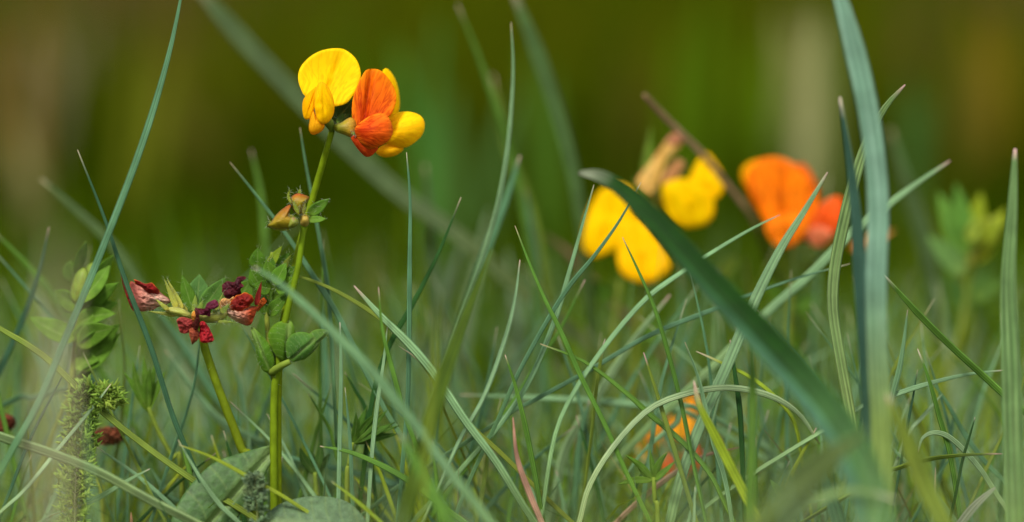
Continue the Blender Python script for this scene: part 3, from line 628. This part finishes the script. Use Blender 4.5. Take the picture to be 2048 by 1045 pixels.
    # leafy young top left of the stems
    for bx, by, tx, ty, w_, o, c in ((165, 850, 170, 648, 34, 5, LEAFC), (250, 860, 400, 628, 20, 3, (.19, .28, .015)), (350, 880, 470, 690, 28, 4, LEAFC), (370, 900, 485, 712, 13, 1.5, (.2, .26, .03)),
                                     (300, 900, 310, 740, 22, 2, LEAFC), (370, 930, 400, 800, 28, .5, LEAFC), (440, 930, 540, 820, 24, 2, LEAFC), (420, 950, 535, 880, 20, 0, (.09, .19, .02)), (240, 960, 90, 940, 30, 3, LEAFC), (250, 1000, 215, 800, 24, 3, LEAFC), (300, 960, 250, 760, 30, 1, (.09, .2, .012)), (330, 1000, 440, 790, 32, -.5, (.08, .19, .012)), (200, 1020, 100, 850, 34, 2, LEAFC), (300, 1040, 130, 1000, 32, 1.5, LEAFC), (430, 1010, 520, 930, 26, -.5, (.09, .2, .012)), (340, 1040, 470, 1000, 34, .5, LEAFC)):
        a_, b_ = D('%d,%d %d,%d' % (bx, by, tx, ty)); leaflet(root, a_, b_, w_, o, o-.5, c, roll=random.uniform(-.4, .4), hairs=hairs)
    leaflet(root, (536, 632), (575, 592), 30, 1.5, .5, LEAFC, roll=.4); leaflet(root, (532, 632), (520, 575), 22, 3, 3, LEAFD); leaflet(root, (545, 600), (590, 565), 26, 2.5, 2, LEAFC)
    # whorl of leaves
    E = crop(460, 540, 240/1045)
    def wl(t, off, base, tip, col, gx=0., gy=0.):
        b_, t_ = E(base)[0], E(tip)[0]
        ob = MB(); petal(ob, E(t), off, bulge=.9, gx=gx, gy=gy, base=b_, tip=t_, crease=.5, col=jit(col, .06), rim=(col[0]*1.6, col[1]*1.35, col[2]), wr=(.35, .8), th=.3); o = ob.build('leaflet', M['leaf'], root)
        for x, y in E(t): hairs.extend([(P(x+random.uniform(-4, 4), y+random.uniform(-4, 4), off), .0007) for _ in range(3)])
        return o
    wl('515,440 558,495 562,560 530,680 490,800 400,745 345,640 335,545 400,465', -1.5, '490,800', '515,440', LEAFC, gy=-.01)
    wl('745,590 742,645 700,725 605,790 520,795 485,705 492,620 540,562 620,540 695,558', -4, '515,795', '745,595', (.06, .16, .025), gx=-.01)
    wl('185,495 330,630 372,720 388,820 350,892 290,882 240,800 220,680', -1, '350,890', '187,495', LEAFC, gx=-.02)
    wl('865,540 790,625 740,700 640,785 600,740 690,560 780,515', -.5, '600,790', '865,540', (.075, .17, .03), gx=.02)
    wl('355,680 440,740 490,800 420,840 360,890 340,780', .5, '360,890', '400,700', LEAFD)
    mbp = MB(); tube(mbp, crom([P(*E('525,798')[0], -3.5), P(*E('450,835')[0], -3), P(*E('355,895')[0], -.5)], 10), lambda t: W(6+2*t), (.17, .24, .03)); mbp.build('petiole', M['stem'], root)
    hair_part(root)
main_plant()

def withered_plant():
    root = thing('trefoil_plant', Vector((P(490, 930, 1).x, P(490, 930, 1).y, 0)), 'trefoil stalk bearing three withered maroon and pink flowers', 'wildflower', 'trefoil plants')
    A = crop(220, 500, 340/1615); hairs = []
    stem_part(root, [(402, 640, 1), (408, 690, 0), (438, 780, 0), (465, 850, 0), (484, 900, 0), (505, 960, 0)], 8, 9.5, (.12, .175, .006), ground=True, hairs=hairs)
    CALG = (.32, .36, .05)
    def calyx(t, off, pil, base):
        mb = MB(); petal(mb, A(t), off, pillow=pil, bulge=0, col=lambda x, y, r: lerp(CALG, (.40, .40, .10), r), base=A(base)[0], wr=(.2, 2)); o = mb.build('flower', M['bud'], root); return o
    # left flower
    f = calyx('780,620 760,660 660,640 580,610 520,580 560,545 650,545 720,570', -1, 1.7, '770,620'); f['label'] = 'withered pink flower with red ruffled edge'
    for b_, t_, w_, o in (('560,575', '430,468', 9, -2.6), ('640,570', '515,275', 12, -1), ('690,580', '545,280', 13, 0), ('640,625', '365,585', 8, -1), ('735,580', '660,480', 6, .5)):
        leaflet(f, A(b_)[0], A(t_)[0], w_, o, o-.3, CALG, 'sepal', mat='bud', a=.5)
    one_petal('keel_petal', f, 'wither', A('200,300 280,335 350,345 430,372 500,420 565,470 572,502 520,522 470,542 400,572 330,586 262,576 222,540 192,460 182,380'), 0, bulge=1.8, base=A('570,500')[0], tip=A('190,430')[0], col=lambda x, y, r: lerp((.46, .10, .07), (.80, .52, .38), min(1, max(0, (x-262)/75))), rim=(.50, .10, .05), wr=(.5, 1.6), crinkle=.12)
    one_petal('wing_petal', f, 'wither', A('218,278 270,292 340,318 402,318 450,368 492,420 470,452 400,425 340,405 292,352 240,322'), -1.6, bulge=.6, gy=.03, base=A('480,440')[0], tip=A('220,285')[0], col=(.20, .006, .004), rim=(.75, .16, .015), wr=(1.0, 3), crinkle=.5)
    one_petal('standard_petal', f, 'wither', A('98,190 130,260 170,380 228,570 205,560 165,470 120,330'), 1, bulge=.5, gx=-.06, base=A('225,560')[0], tip=A('100,200')[0], col=(.26, .012, .012), wr=(.5, 2))
    # right flower
    f = calyx('870,640 930,605 1040,590 1100,570 1120,600 1090,655 1020,690 940,695 880,680', -1, 1.6, '870,660'); f['label'] = 'withered flower with dark curled petal and pale orange keel'
    for b_, t_, w_, o in (('1050,600', '1140,515', 12, -2.8), ('1020,680', '1195,692', 7, -2), ('1010,590', '1080,400', 10, 0), ('980,600', '1045,565', 8, -2.5)):
        leaflet(f, A(b_)[0], A(t_)[0], w_, o, o-.3, (.20, .28, .04), 'sepal', mat='bud', a=.5)
    one_petal('keel_petal', f, 'wither', A('1098,605 1130,555 1200,570 1300,540 1405,540 1385,600 1332,712 1250,706 1180,672'), -.5, bulge=1.8, base=A('1100,600')[0], tip=A('1350,650')[0], col=lambda x, y, r: lerp((.76, .54, .38), (.46, .07, .02), min(1, max(0, (x-455)/45))), wr=(.4, 1.5), crinkle=.08)
    one_petal('standard_petal', f, 'wither', A('1068,345 1110,295 1180,302 1212,258 1250,248 1292,272 1240,300 1268,345 1242,372 1242,430 1172,472 1120,470 1080,420'), .5, bulge=.4, base=A('1160,470')[0], tip=A('1160,260')[0], col=(.055, .006, .012), rim=(.12, .012, .02), wr=(1.3, 2.4), crinkle=.35)
    one_petal('wing_petal', f, 'wither', A('1145,500 1200,440 1290,408 1345,430 1365,485 1310,545 1225,585 1160,570'), -1.8, bulge=.9, base=A('1150,540')[0], tip=A('1360,450')[0], col=(.20, .008, .004), rim=(.75, .17, .012), wr=(1.1, 3), crinkle=.4)
    one_petal('wing_petal', f, 'wither', A('1035,510 1080,462 1130,470 1170,450 1165,520 1110,560 1060,575'), -1.4, bulge=.6, base=A('1040,540')[0], tip=A('1160,460')[0], col=(.66, .36, .12), wr=(.6, 2.5), crinkle=.3)
    one_petal('wing_petal', f, 'wither', A('1405,530 1425,485 1462,452 1490,488 1462,530 1432,560 1400,590'), 0, bulge=.6, base=A('1405,560')[0], tip=A('1485,470')[0], col=(.50, .10, .01), rim=(.25, .02, .01), wr=(.6, 2.5), crinkle=.2)
    leaflet(f, A('1385,535')[0], A('1440,300')[0], 11, -1, -1.5, (.22, .015, .01), 'beak', mat='wither', fold=.8, a=.6)
    # centre flower
    f = calyx('765,620 780,585 830,575 880,610 890,660 830,690 780,670', 0, 1.8, '830,600'); f['label'] = 'withered red flower hanging towards the viewer'
    for t_, off, c, b_, tp, nm in (('638,662 700,645 782,660 792,722 752,782 670,792 650,732', -3.2, (.32, .04, .035), '790,670', '645,740', 'wing_petal'), ('752,770 790,700 842,760 852,822 786,902 768,850', -3.4, (.34, .075, .03), '810,700', '785,900', 'keel_petal'),
                                   ('858,690 902,680 952,760 988,850 950,882 870,878 848,800', -3.6, (.30, .008, .014), '870,690', '960,880', 'wing_petal'), ('800,560 842,600 852,680 832,752 790,752 780,700 822,640', -4.2, (.07, .012, .008), '820,750', '805,560', 'standard_petal'),
                                   ('805,552 880,592 920,512 982,478 1006,480 1038,530 1000,562 960,572 950,632 900,622 845,615', -3.0, (.10, .010, .030), '830,590', '1030,500', 'standard_petal'), ('770,640 785,590 815,580 830,640 800,690', -2.6, (.60, .25, .03), '800,690', '800,580', 'wing_petal')):
        one_petal(nm, f, 'wither', A(t_), off, bulge=.7, base=A(b_)[0], tip=A(tp)[0], col=c, rim=(c[0]*1.5, c[1]*2.2, c[2]*1.5), wr=(1.0, 2.6), crinkle=.25)
    # bracts
    for b_, t_, w_, o, c in (('790,600', '683,243', 23, 3, LEAFC), ('820,590', '850,236', 42, 4.5, (.07, .17, .035)), ('860,590', '1095,265', 31, 2.5, (.085, .19, .03)), ('800,600', '812,430', 9, 0, (.2, .28, .04)), ('830,600', '885,480', 8, 0, (.2, .28, .04)), ('1180,560', '1340,280', 38, 6, LEAFC)):
        leaflet(root, A(b_)[0], A(t_)[0], w_*1.3, o, o+.5, c, 'bract', fold=.3, roll=random.uniform(-.2, .2), hairs=hairs)
    hair_part(root)
withered_plant()

def far_trefoil(label, loc, stems, flowers, leaves):
    DZ = 22; stems = [[(x, y, o+DZ) for x, y, o in st] for st in stems]; b = stems[0][-1]; q = P(*b); root = thing('trefoil_plant', Vector((q.x, q.y, 0)), label, 'wildflower', 'trefoil plants')
    for s in stems: stem_part(root, s, 6, 7, (.15, .20, .025), ground=True, n=16, ns=8)
    for fl in flowers:
        q = [(x, y, o+DZ) for x, y, o in fl['at']]; mb = MB(); tube(mb, crom([P(*q[0]), P(*q[1])], 6), lambda t: W(6+7*t), (.20, .22, .03)); f = mb.build('flower', M['stem'], root)
        if 'label' in fl: f['label'] = fl['label']
        for nm, mt, pts, off, c, bg_ in fl['petals']: one_petal(nm, f, mt, pts, off+DZ, bulge=bg_*.2, gx=random.uniform(-.02, .02), gy=random.uniform(-.02, .02), col=c, wr=(.5, 1.2), rings=8, seg=36, crease=.8, rim=(c[0], c[1]*.9, c[2]))
    for b_, t_, w_, o, c in leaves: leaflet(root, b_, t_, w_, o+DZ, o+DZ, c, roll=random.uniform(-.5, .5))
F = crop(1120, 160, 640/1520)
far_trefoil('blurred trefoil with yellow flowers and spent pink-orange blooms behind the big folded blade', None,
    [[(1305, 430, 33), (1290, 520, 34), (1275, 640, 34), (1268, 800, 34), (1270, 930, 34)], [(1240, 560, 33), (1228, 680, 33), (1222, 820, 33), (1225, 930, 33)]],
    [dict(at=((1250, 470, 34), (1235, 440, 33)), label='drooping yellow flower', petals=[
        ('standard_petal', 'yellow', F('105,780 120,680 150,590 200,520 290,495 350,540 345,680 290,780 190,840 130,830'), 32, (.92, .64, .0), 1.5),
        ('wing_petal', 'yellow', F('270,760 300,680 350,640 430,710 525,860 485,935 400,965 290,915'), 30, (.90, .58, .0), 2.0)]),
     dict(at=((1305, 430, 33), (1330, 395, 32)), label='open yellow flower beneath the brown stalk', petals=[
        ('wing_petal', 'yellow', F('490,500 600,470 700,520 735,600 712,672 640,702 560,692 505,630'), 28, (.92, .66, .0), 2.2),
        ('standard_petal', 'yellow', F('630,430 690,348 740,395 780,470 765,545 700,575 615,510'), 31, (.92, .64, .0), 1.0)]),
     dict(at=((1303, 430, 31), (1310, 385, 30)), label='spent pink and orange bloom', petals=[
        ('keel_petal', 'bud', F('365,480 420,405 480,325 530,262 585,275 565,325 505,385 475,470 435,545 395,540'), 29, (.62, .36, .07), 1.6),
        ('keel_petal', 'bud', F('480,495 500,440 555,380 592,398 575,445 520,500'), 28, (.60, .28, .10), 1.2),
        ('standard_petal', 'bud', F('505,300 540,255 590,270 570,310'), 27, (.50, .20, .10), .8)])],
    [((1288, 400), (1302, 255), 22, 32, (.12, .20, .02)), ((1290, 430), (1330, 330), 14, 31, (.2, .24, .03)), ((1285, 440), (1270, 350), 18, 33, (.10, .18, .02)), ((1230, 600), (1180, 560), 40, 36, LEAFC), ((1270, 690), (1330, 640), 40, 36, LEAFC), ((1440, 560), (1475, 510), 34, 40, LIME)])
far_trefoil('blurred trefoil with bright orange-red flowers behind the light leaning blade', None,
    [[(1580, 470, 36), (1582, 560, 36), (1575, 700, 36), (1570, 850, 36), (1572, 930, 36)], [(1490, 520, 44), (1500, 640, 44), (1505, 800, 44), (1500, 920, 44)]],
    [dict(at=((1580, 470, 36), (1570, 450, 34)), label='large orange flower', petals=[
        ('standard_petal', 'orange', F('885,450 945,382 1030,368 1110,398 1172,460 1222,540 1215,640 1140,720 1050,765 965,660 900,550'), 33, (.88, .22, .003), 1.2),
        ('wing_petal', 'orange', F('975,690 1060,635 1165,640 1178,720 1090,795 1010,775'), 30, (.86, .24, .004), 1.8),
        ('wing_petal', 'yellow', F('862,432 910,388 962,395 935,505 880,505'), 35, (.90, .52, .004), .8),
        ('standard_petal', 'orange', F('1110,410 1165,405 1205,470 1235,560 1180,560 1120,480'), 37, (.78, .14, .01), .6)]),
     dict(at=((1600, 480, 36), (1630, 470, 35)), label='smaller orange-red flower with a pale pink lip', petals=[
        ('wing_petal', 'orange', F('1150,660 1240,590 1320,555 1348,610 1325,720 1250,730 1170,730'), 32, (.84, .12, .012), 1.6),
        ('keel_petal', 'bud', F('1155,725 1225,695 1295,728 1255,792 1190,782'), 31, (.80, .20, .08), 1.2)])],
    [((1575, 600), (1530, 560), 40, 38, LEAFC), ((1575, 620), (1640, 590), 44, 38, LEAFC), ((1700, 500), (1790, 460), 26, 40, (.5, .22, .05)), ((1570, 720), (1500, 690), 40, 38, LEAFD), ((1600, 540), (1655, 520), 30, 38, LIME)])
far_trefoil('blurred trefoil with leafy yellow-green top behind the tall broad pointed blade', None,
    [[(1935, 540, 42), (1930, 620, 42), (1905, 720, 40), (1880, 830, 40)]],
    [dict(at=((1935, 540, 42), (1950, 500, 42)), label='unopened yellow buds', petals=[('keel_petal', 'bud', full('1945,490 1955,455 1985,435 2005,455 1990,485 1965,500'), 40, (.24, .32, .015), 1.5), ('keel_petal', 'bud', full('1930,480 1940,445 1960,440 1955,480'), 39, (.22, .32, .015), 1.2)])],
    [((1930, 520), (1876, 385), 58, 42, (.10, .24, .03)), ((1935, 520), (1912, 368), 54, 42, (.10, .24, .03)), ((1945, 520), (1962, 385), 56, 43, (.24, .30, .01)), ((1950, 530), (2012, 418), 56, 43, (.24, .30, .01)), ((1930, 550), (1855, 470), 52, 41, (.11, .22, .05)), ((1935, 620), (1890, 540), 40, 60, (.05, .13, .02)), ((1940, 620), (1975, 530), 40, 60, (.05, .13, .02)), ((1945, 600), (2005, 560), 44, 42, (.07, .15, .02))])
far_trefoil('low blurred trefoil with small orange and red blossoms under the pale arch', None,
    [[(1345, 900, 26), (1335, 960, 26), (1332, 1000, 26)]],
    [dict(at=((1345, 900, 26), (1360, 860, 26)), petals=[('standard_petal', 'yellow', full('1360,835 1370,800 1390,797 1395,830 1385,855 1365,860'), 24, (.88, .38, .006), .8), ('wing_petal', 'yellow', full('1340,870 1350,840 1380,830 1392,860 1370,880'), 22, (.88, .42, .006), .9)]),
     dict(at=((1340, 910, 26), (1310, 890, 26)), petals=[('standard_petal', 'yellow', full('1270,920 1285,870 1310,845 1340,850 1335,890 1300,920'), 25, (.85, .42, .01), 1.), ('wing_petal', 'yellow', full('1290,880 1310,850 1330,825 1345,850 1330,890'), 24, (.80, .36, .02), 1.)]),
     dict(at=((1345, 920, 26), (1350, 930, 24)), label='small red petals', petals=[('wing_petal', 'orange', full('1318,940 1340,910 1375,915 1385,945 1350,965'), 20, (.75, .07, .02), 1.), ('wing_petal', 'orange', full('1360,920 1390,890 1405,920 1385,945'), 20, (.75, .12, .02), .8)])],
    [((1340, 960), (1290, 950), 26, 26, LEAFC), ((1340, 970), (1390, 960), 26, 26, LEAFC)])

# ================================================================== leafy shoots
def shoot(label, name, stem, leaves, cat='plant', r=(6, 7), col=LEAFC, sc=(.16, .22, .03), mat='leaf', buds=(), lname='leaf', group=None):
    q = P(*stem[-1]); root = thing(name, Vector((q.x, q.y, 0)), label, cat, group)
    stem_part(root, stem, r[0], r[1], sc, ground=True, n=18)
    for b_, t_, w_, o0, o1 in leaves: leaflet(root, b_, t_, w_, o0, o1, col, lname, roll=random.uniform(-.7, .7), mat=mat, fold=random.uniform(.1, .5), side=random.gauss(0, 3), bend=random.gauss(2, 3))
    for pts, off, c in buds: body('bud', root, 'bud', full(pts), off, 1.5, col=c)
    return root
SL = [((160, 620), (237, 565), 24, 18, 16), ((160, 635), (240, 595), 24, 17, 15), ((158, 650), (238, 622), 26, 17, 15), ((152, 690), (232, 662), 30, 17, 14), ((150, 720), (243, 650), 40, 18, 16), ((155, 600), (218, 505), 26, 19, 18), ((160, 560), (178, 497), 22, 19, 19),
      ((150, 620), (100, 585), 34, 19, 20), ((145, 680), (70, 640), 34, 19, 20), ((165, 600), (215, 535), 24, 17, 16), ((150, 730), (205, 715), 40, 19, 17), ((155, 570), (135, 520), 22, 19, 19)]
SL = [((a_[0]+random.gauss(0, 5), a_[1]+random.gauss(0, 6)), (b_[0]+random.gauss(0, 7), b_[1]+random.gauss(0, 7)), w_*random.uniform(1.2, 1.9), o0-7+random.gauss(0, 1.5), o1-8+random.gauss(0, 2)) for a_, b_, w_, o0, o1 in SL]
SL += [((150, 738), (240, 668), 52, 11, 9), ((160, 700), (185, 630), 44, 9, 8), ((150, 760), (190, 735), 40, 12, 11)]
shoot('blurred leafy trefoil shoot with overlapping leaves on one side', 'trefoil_shoot', [(172, 540, 12), (158, 620, 12), (148, 720, 12), (140, 850, 12)], SL, col=(.10, .215, .018), buds=[('140,590 150,550 170,535 180,560 172,600 152,610', 9, (.17, .27, .02)), ('165,560 175,530 198,528 205,555 190,580', 10, (.16, .26, .02))])
def whorl(label, tips, base, stem, w, col, off):
    return shoot(label, 'bedstraw_shoot', stem, [(base, t, w, off, off+random.uniform(-2.5, 2.5)) for t in tips], col=col, r=(4.5, 5.5), group='bedstraw shoots', sc=(.17, .24, .03))
whorl('blurred bedstraw shoot with upright narrow leaves under the withered flowers', [(248, 745), (266, 722), (288, 712), (312, 722), (330, 742), (300, 735), (275, 760)], (297, 825), [(297, 815, 9), (318, 865, 9), (345, 915, 9), (362, 945, 9)], 18, (.085, .19, .015), 9)
whorl('dark bedstraw shoot with leaves fanning right of the pale upright blade', [(775, 820), (798, 852), (797, 868), (762, 822), (735, 812), (712, 825), (790, 845)], (705, 888), [(705, 885, 4), (698, 930, 4), (694, 985, 4)], 16, (.05, .125, .012), 4)
whorl('small dark bedstraw shoot with spread leaves low by the red petals', [(1250, 910), (1300, 900), (1352, 922), (1235, 970), (1335, 905), (1275, 935)], (1307, 962), [(1307, 955, -1), (1310, 1000, -1), (1316, 1048, -1)], 14, (.07, .155, .012), -1)
whorl('bedstraw shoot half hidden behind the thick bending blade', [(600, 895), (640, 880), (622, 900), (660, 905), (610, 920)], (630, 950), [(630, 945, 8), (632, 990, 8), (632, 1020, 8)], 18, (.05, .12, .02), 8)
whorl('low bedstraw shoot behind the pale low blade on the right', [(1540, 960), (1560, 985), (1600, 985), (1620, 1000), (1580, 950)], (1575, 1015), [(1575, 1015, 2), (1572, 1048, 2)], 24, (.06, .14, .02), 2)

# feathery yarrow leaves
def yarrow(label, axis, off, plen, npair, r, col):
    v = [P(x, y, off) for x, y in axis]; v.append(Vector((v[-1].x, v[-1].y, -.001))); path = crom(v, 60)
    root = thing('yarrow_leaf', path[-1], label, 'leaf', 'feathery leaves')
    mb = MB(); tube(mb, path, lambda t: W(r*(.5+.5*t)), (.20, .24, .08), ns=6); mb.build('rachis', M['stem'], root)
    mb = MB()
    for i in range(npair):
        t = .01+.93*i/npair; k = t*59; a = path[int(k)].lerp(path[min(59, int(k)+1)], k-int(k)); T = (path[min(59, int(k)+1)]-path[int(k)]).normalized()*-1
        for ang in (0, math.pi, -.6, math.pi+.6, 1.2):
            sv = Vector((math.cos(ang+random.gauss(0, .3)), math.sin(ang), 0)); d = (sv+T*random.uniform(.5, 1.0)).normalized(); L = W(plen)*min(1, .45+t*3)*random.uniform(.7, 1.15)
            e = a+d*L; c = jit(col, .2)
            ribbon(mb, [a, (a+e)/2+T*L*.06, e], lambda q: W(1.6)*(1.05-q), 'flat', th=.00012, fold=.4, col=c, nu=3)
            for s in (.3, .5, .7, .88):
                b_ = a+d*L*s
                for g_ in range(2):
                    e2 = b_+(d*.7+Vector((random.gauss(0, .6), random.gauss(0, .6), random.gauss(.25, .5)))).normalized()*L*.42
                    ribbon(mb, [b_, (b_+e2)/2, e2], lambda q: W(3.3)*(1.1-q), 'flat', th=.00012, fold=.4, col=c, nu=3)
    o = mb.build('leaflets', M['leaf'], root); o['kind'] = 'stuff'
yarrow('tall feathery yarrow leaf bent at the top beside the brown seedhead', [(214, 806), (208, 790), (192, 786), (172, 818), (160, 890), (152, 960), (150, 1045)], -1, 42, 52, 3, (.24, .37, .05))
yarrow('small grey-green feathery leaf in front of the plantain leaf', [(508, 952), (510, 980), (512, 1010), (515, 1048)], -9, 24, 20, 2, (.16, .24, .12))

# broad leaves
def broad(label, name, pts, off, base, tip, col, gx, gy, stem, fringe=False, cat='leaf', **k):
    q = P(*stem[-1]); root = thing(name, Vector((q.x, q.y, 0)), label, cat)
    one_petal('leaf_blade', root, 'bigleaf', full(pts), off, base=base, tip=tip, col=col, gx=gx, gy=gy, th=.35, rings=14, seg=60, **k)
    stem_part(root, stem, 7, 8, (.14, .2, .05), name='petiole', ground=True, n=10)
    if fringe:
        hair_part(root, col=(.42, .5, .40), names=('leaf_blade',), prob=dict(leaf_blade=.5), L=.0006)
broad('broad dark-green plantain leaf with pointed tip behind the small feathery leaf', 'plantain_leaf', '552,893 528,953 510,990 480,1030 440,1075 390,1090 345,1060 350,1020 380,972 425,928 485,906', -3, (385, 1085), (552, 893), (.055, .125, .03), .01, -.02, [(395, 1075, -3), (392, 1090, -3)], bulge=.6, crease=1.0, wr=(.5, .4))
broad('rounded fuzzy grey-green leaf low between the upright blades', 'fuzzy_leaf', '522,1050 548,1016 590,998 640,993 690,1002 722,1028 738,1062 710,1095 640,1112 560,1092', -8, (735, 1062), (520, 1050), (.085, .15, .07), 0, -.05, [(725, 1068, -9), (735, 1078, -9)], bulge=1.6, crease=.4, wr=(.3, .5), fringe=True)
broad('dark blurred leaf low in front of the tall thick blade', 'dock_leaf', '1740,858 1690,880 1625,900 1570,950 1500,1040 1440,1090 1490,1100 1570,1060 1640,980 1690,915', -70, (1450, 1095), (1740, 860), (.035, .065, .004), .05, 0, [(1455, 1090, -75), (1450, 1120, -75)], bulge=.8, crease=.8)

# brown seedheads
def seedhead(label, cx, cy, rx, ry, off, stem):
    q = P(*stem[-1]); root = thing('brown_seedhead', Vector((q.x, q.y, 0)), label, 'seedhead', 'seedheads')
    stem_part(root, stem, 5, 6, (.20, .25, .03), ground=True, n=12)
    mb = MB(); c0 = P(cx, cy, off); RX, RY = W(rx), W(ry)
    for i in range(90):     # overlapping papery husks round a core
        a = math.acos(1-2*(i+.5)/90); b_ = i*2.39996; d = Vector((math.cos(a), math.sin(a)*math.cos(b_), math.sin(a)*math.sin(b_)))
        p = c0+Vector((d.x*RX*.6, d.y*RY*.6, d.z*RY*.6)); e = c0+Vector((d.x*RX+RX*.16, d.y*RY, d.z*RY))
        c = jit(random.choice([(.15, .04, .018), (.22, .065, .03), (.09, .025, .012)]), .2)
        ribbon(mb, crom([p, (p+e)/2, e], 5), leaf_w(W(7), .9, .7), 'flat', th=.0002, fold=.5, roll=random.uniform(-.6, .6), col=c, nu=5, ref=d.cross(Vector((0.1, .2, 1))).cross(d)+Vector((.01, 0, 0)))
    o = mb.build('husks', M['seed'], root); o['kind'] = 'stuff'
    mb = MB(); tube(mb, [c0+Vector((RX*(k/6*1.6-.8), 0, 0)) for k in range(7)], lambda t: RY*.8*math.sin(math.pi*(.1+.8*t)), (.15, .04, .015)); mb.build('core', M['seed'], root)
seedhead('brown withered seedhead beside the feathery leaf', 212, 873, 38, 20, 15, [(190, 885, 15), (185, 915, 15), (198, 970, 15), (205, 1010, 15)])
seedhead('reddish-brown seedhead cut off by the left edge', 4, 847, 26, 20, 16, [(-4, 860, 16), (-8, 920, 16), (-6, 1010, 16)])

# ground cover of small leaves (nobody could count it)
mb = MB()
for i in range(1500):
    y = random.uniform(.02, .20); x = random.uniform(-.5, .5)*(.22+.4*y); z = random.uniform(.0005, .014)+max(0, y)*.09
    b_ = Vector((x, y, z)); a = random.uniform(0, 6.3); d = Vector((math.cos(a), math.sin(a), random.uniform(0, .9))).normalized(); L = random.uniform(.004, .009)
    ribbon(mb, crom([b_, b_+d*L*.5+Vector((0, 0, L*.1)), b_+d*L], 5), leaf_w(L*random.uniform(.22, .36), .75, .85), 'leaf', th=.0002, fold=.3, col=jit(random.choice([LEAFC, LEAFD, (.09, .18, .02), (.05, .13, .02)]), .2), nu=5, ref=Vector((0, -.4, 1)))
o = mb.build('ground_cover', M['leaf']); o['kind'] = 'stuff'; o['label'] = 'low small-leaved green ground cover beneath the grass'
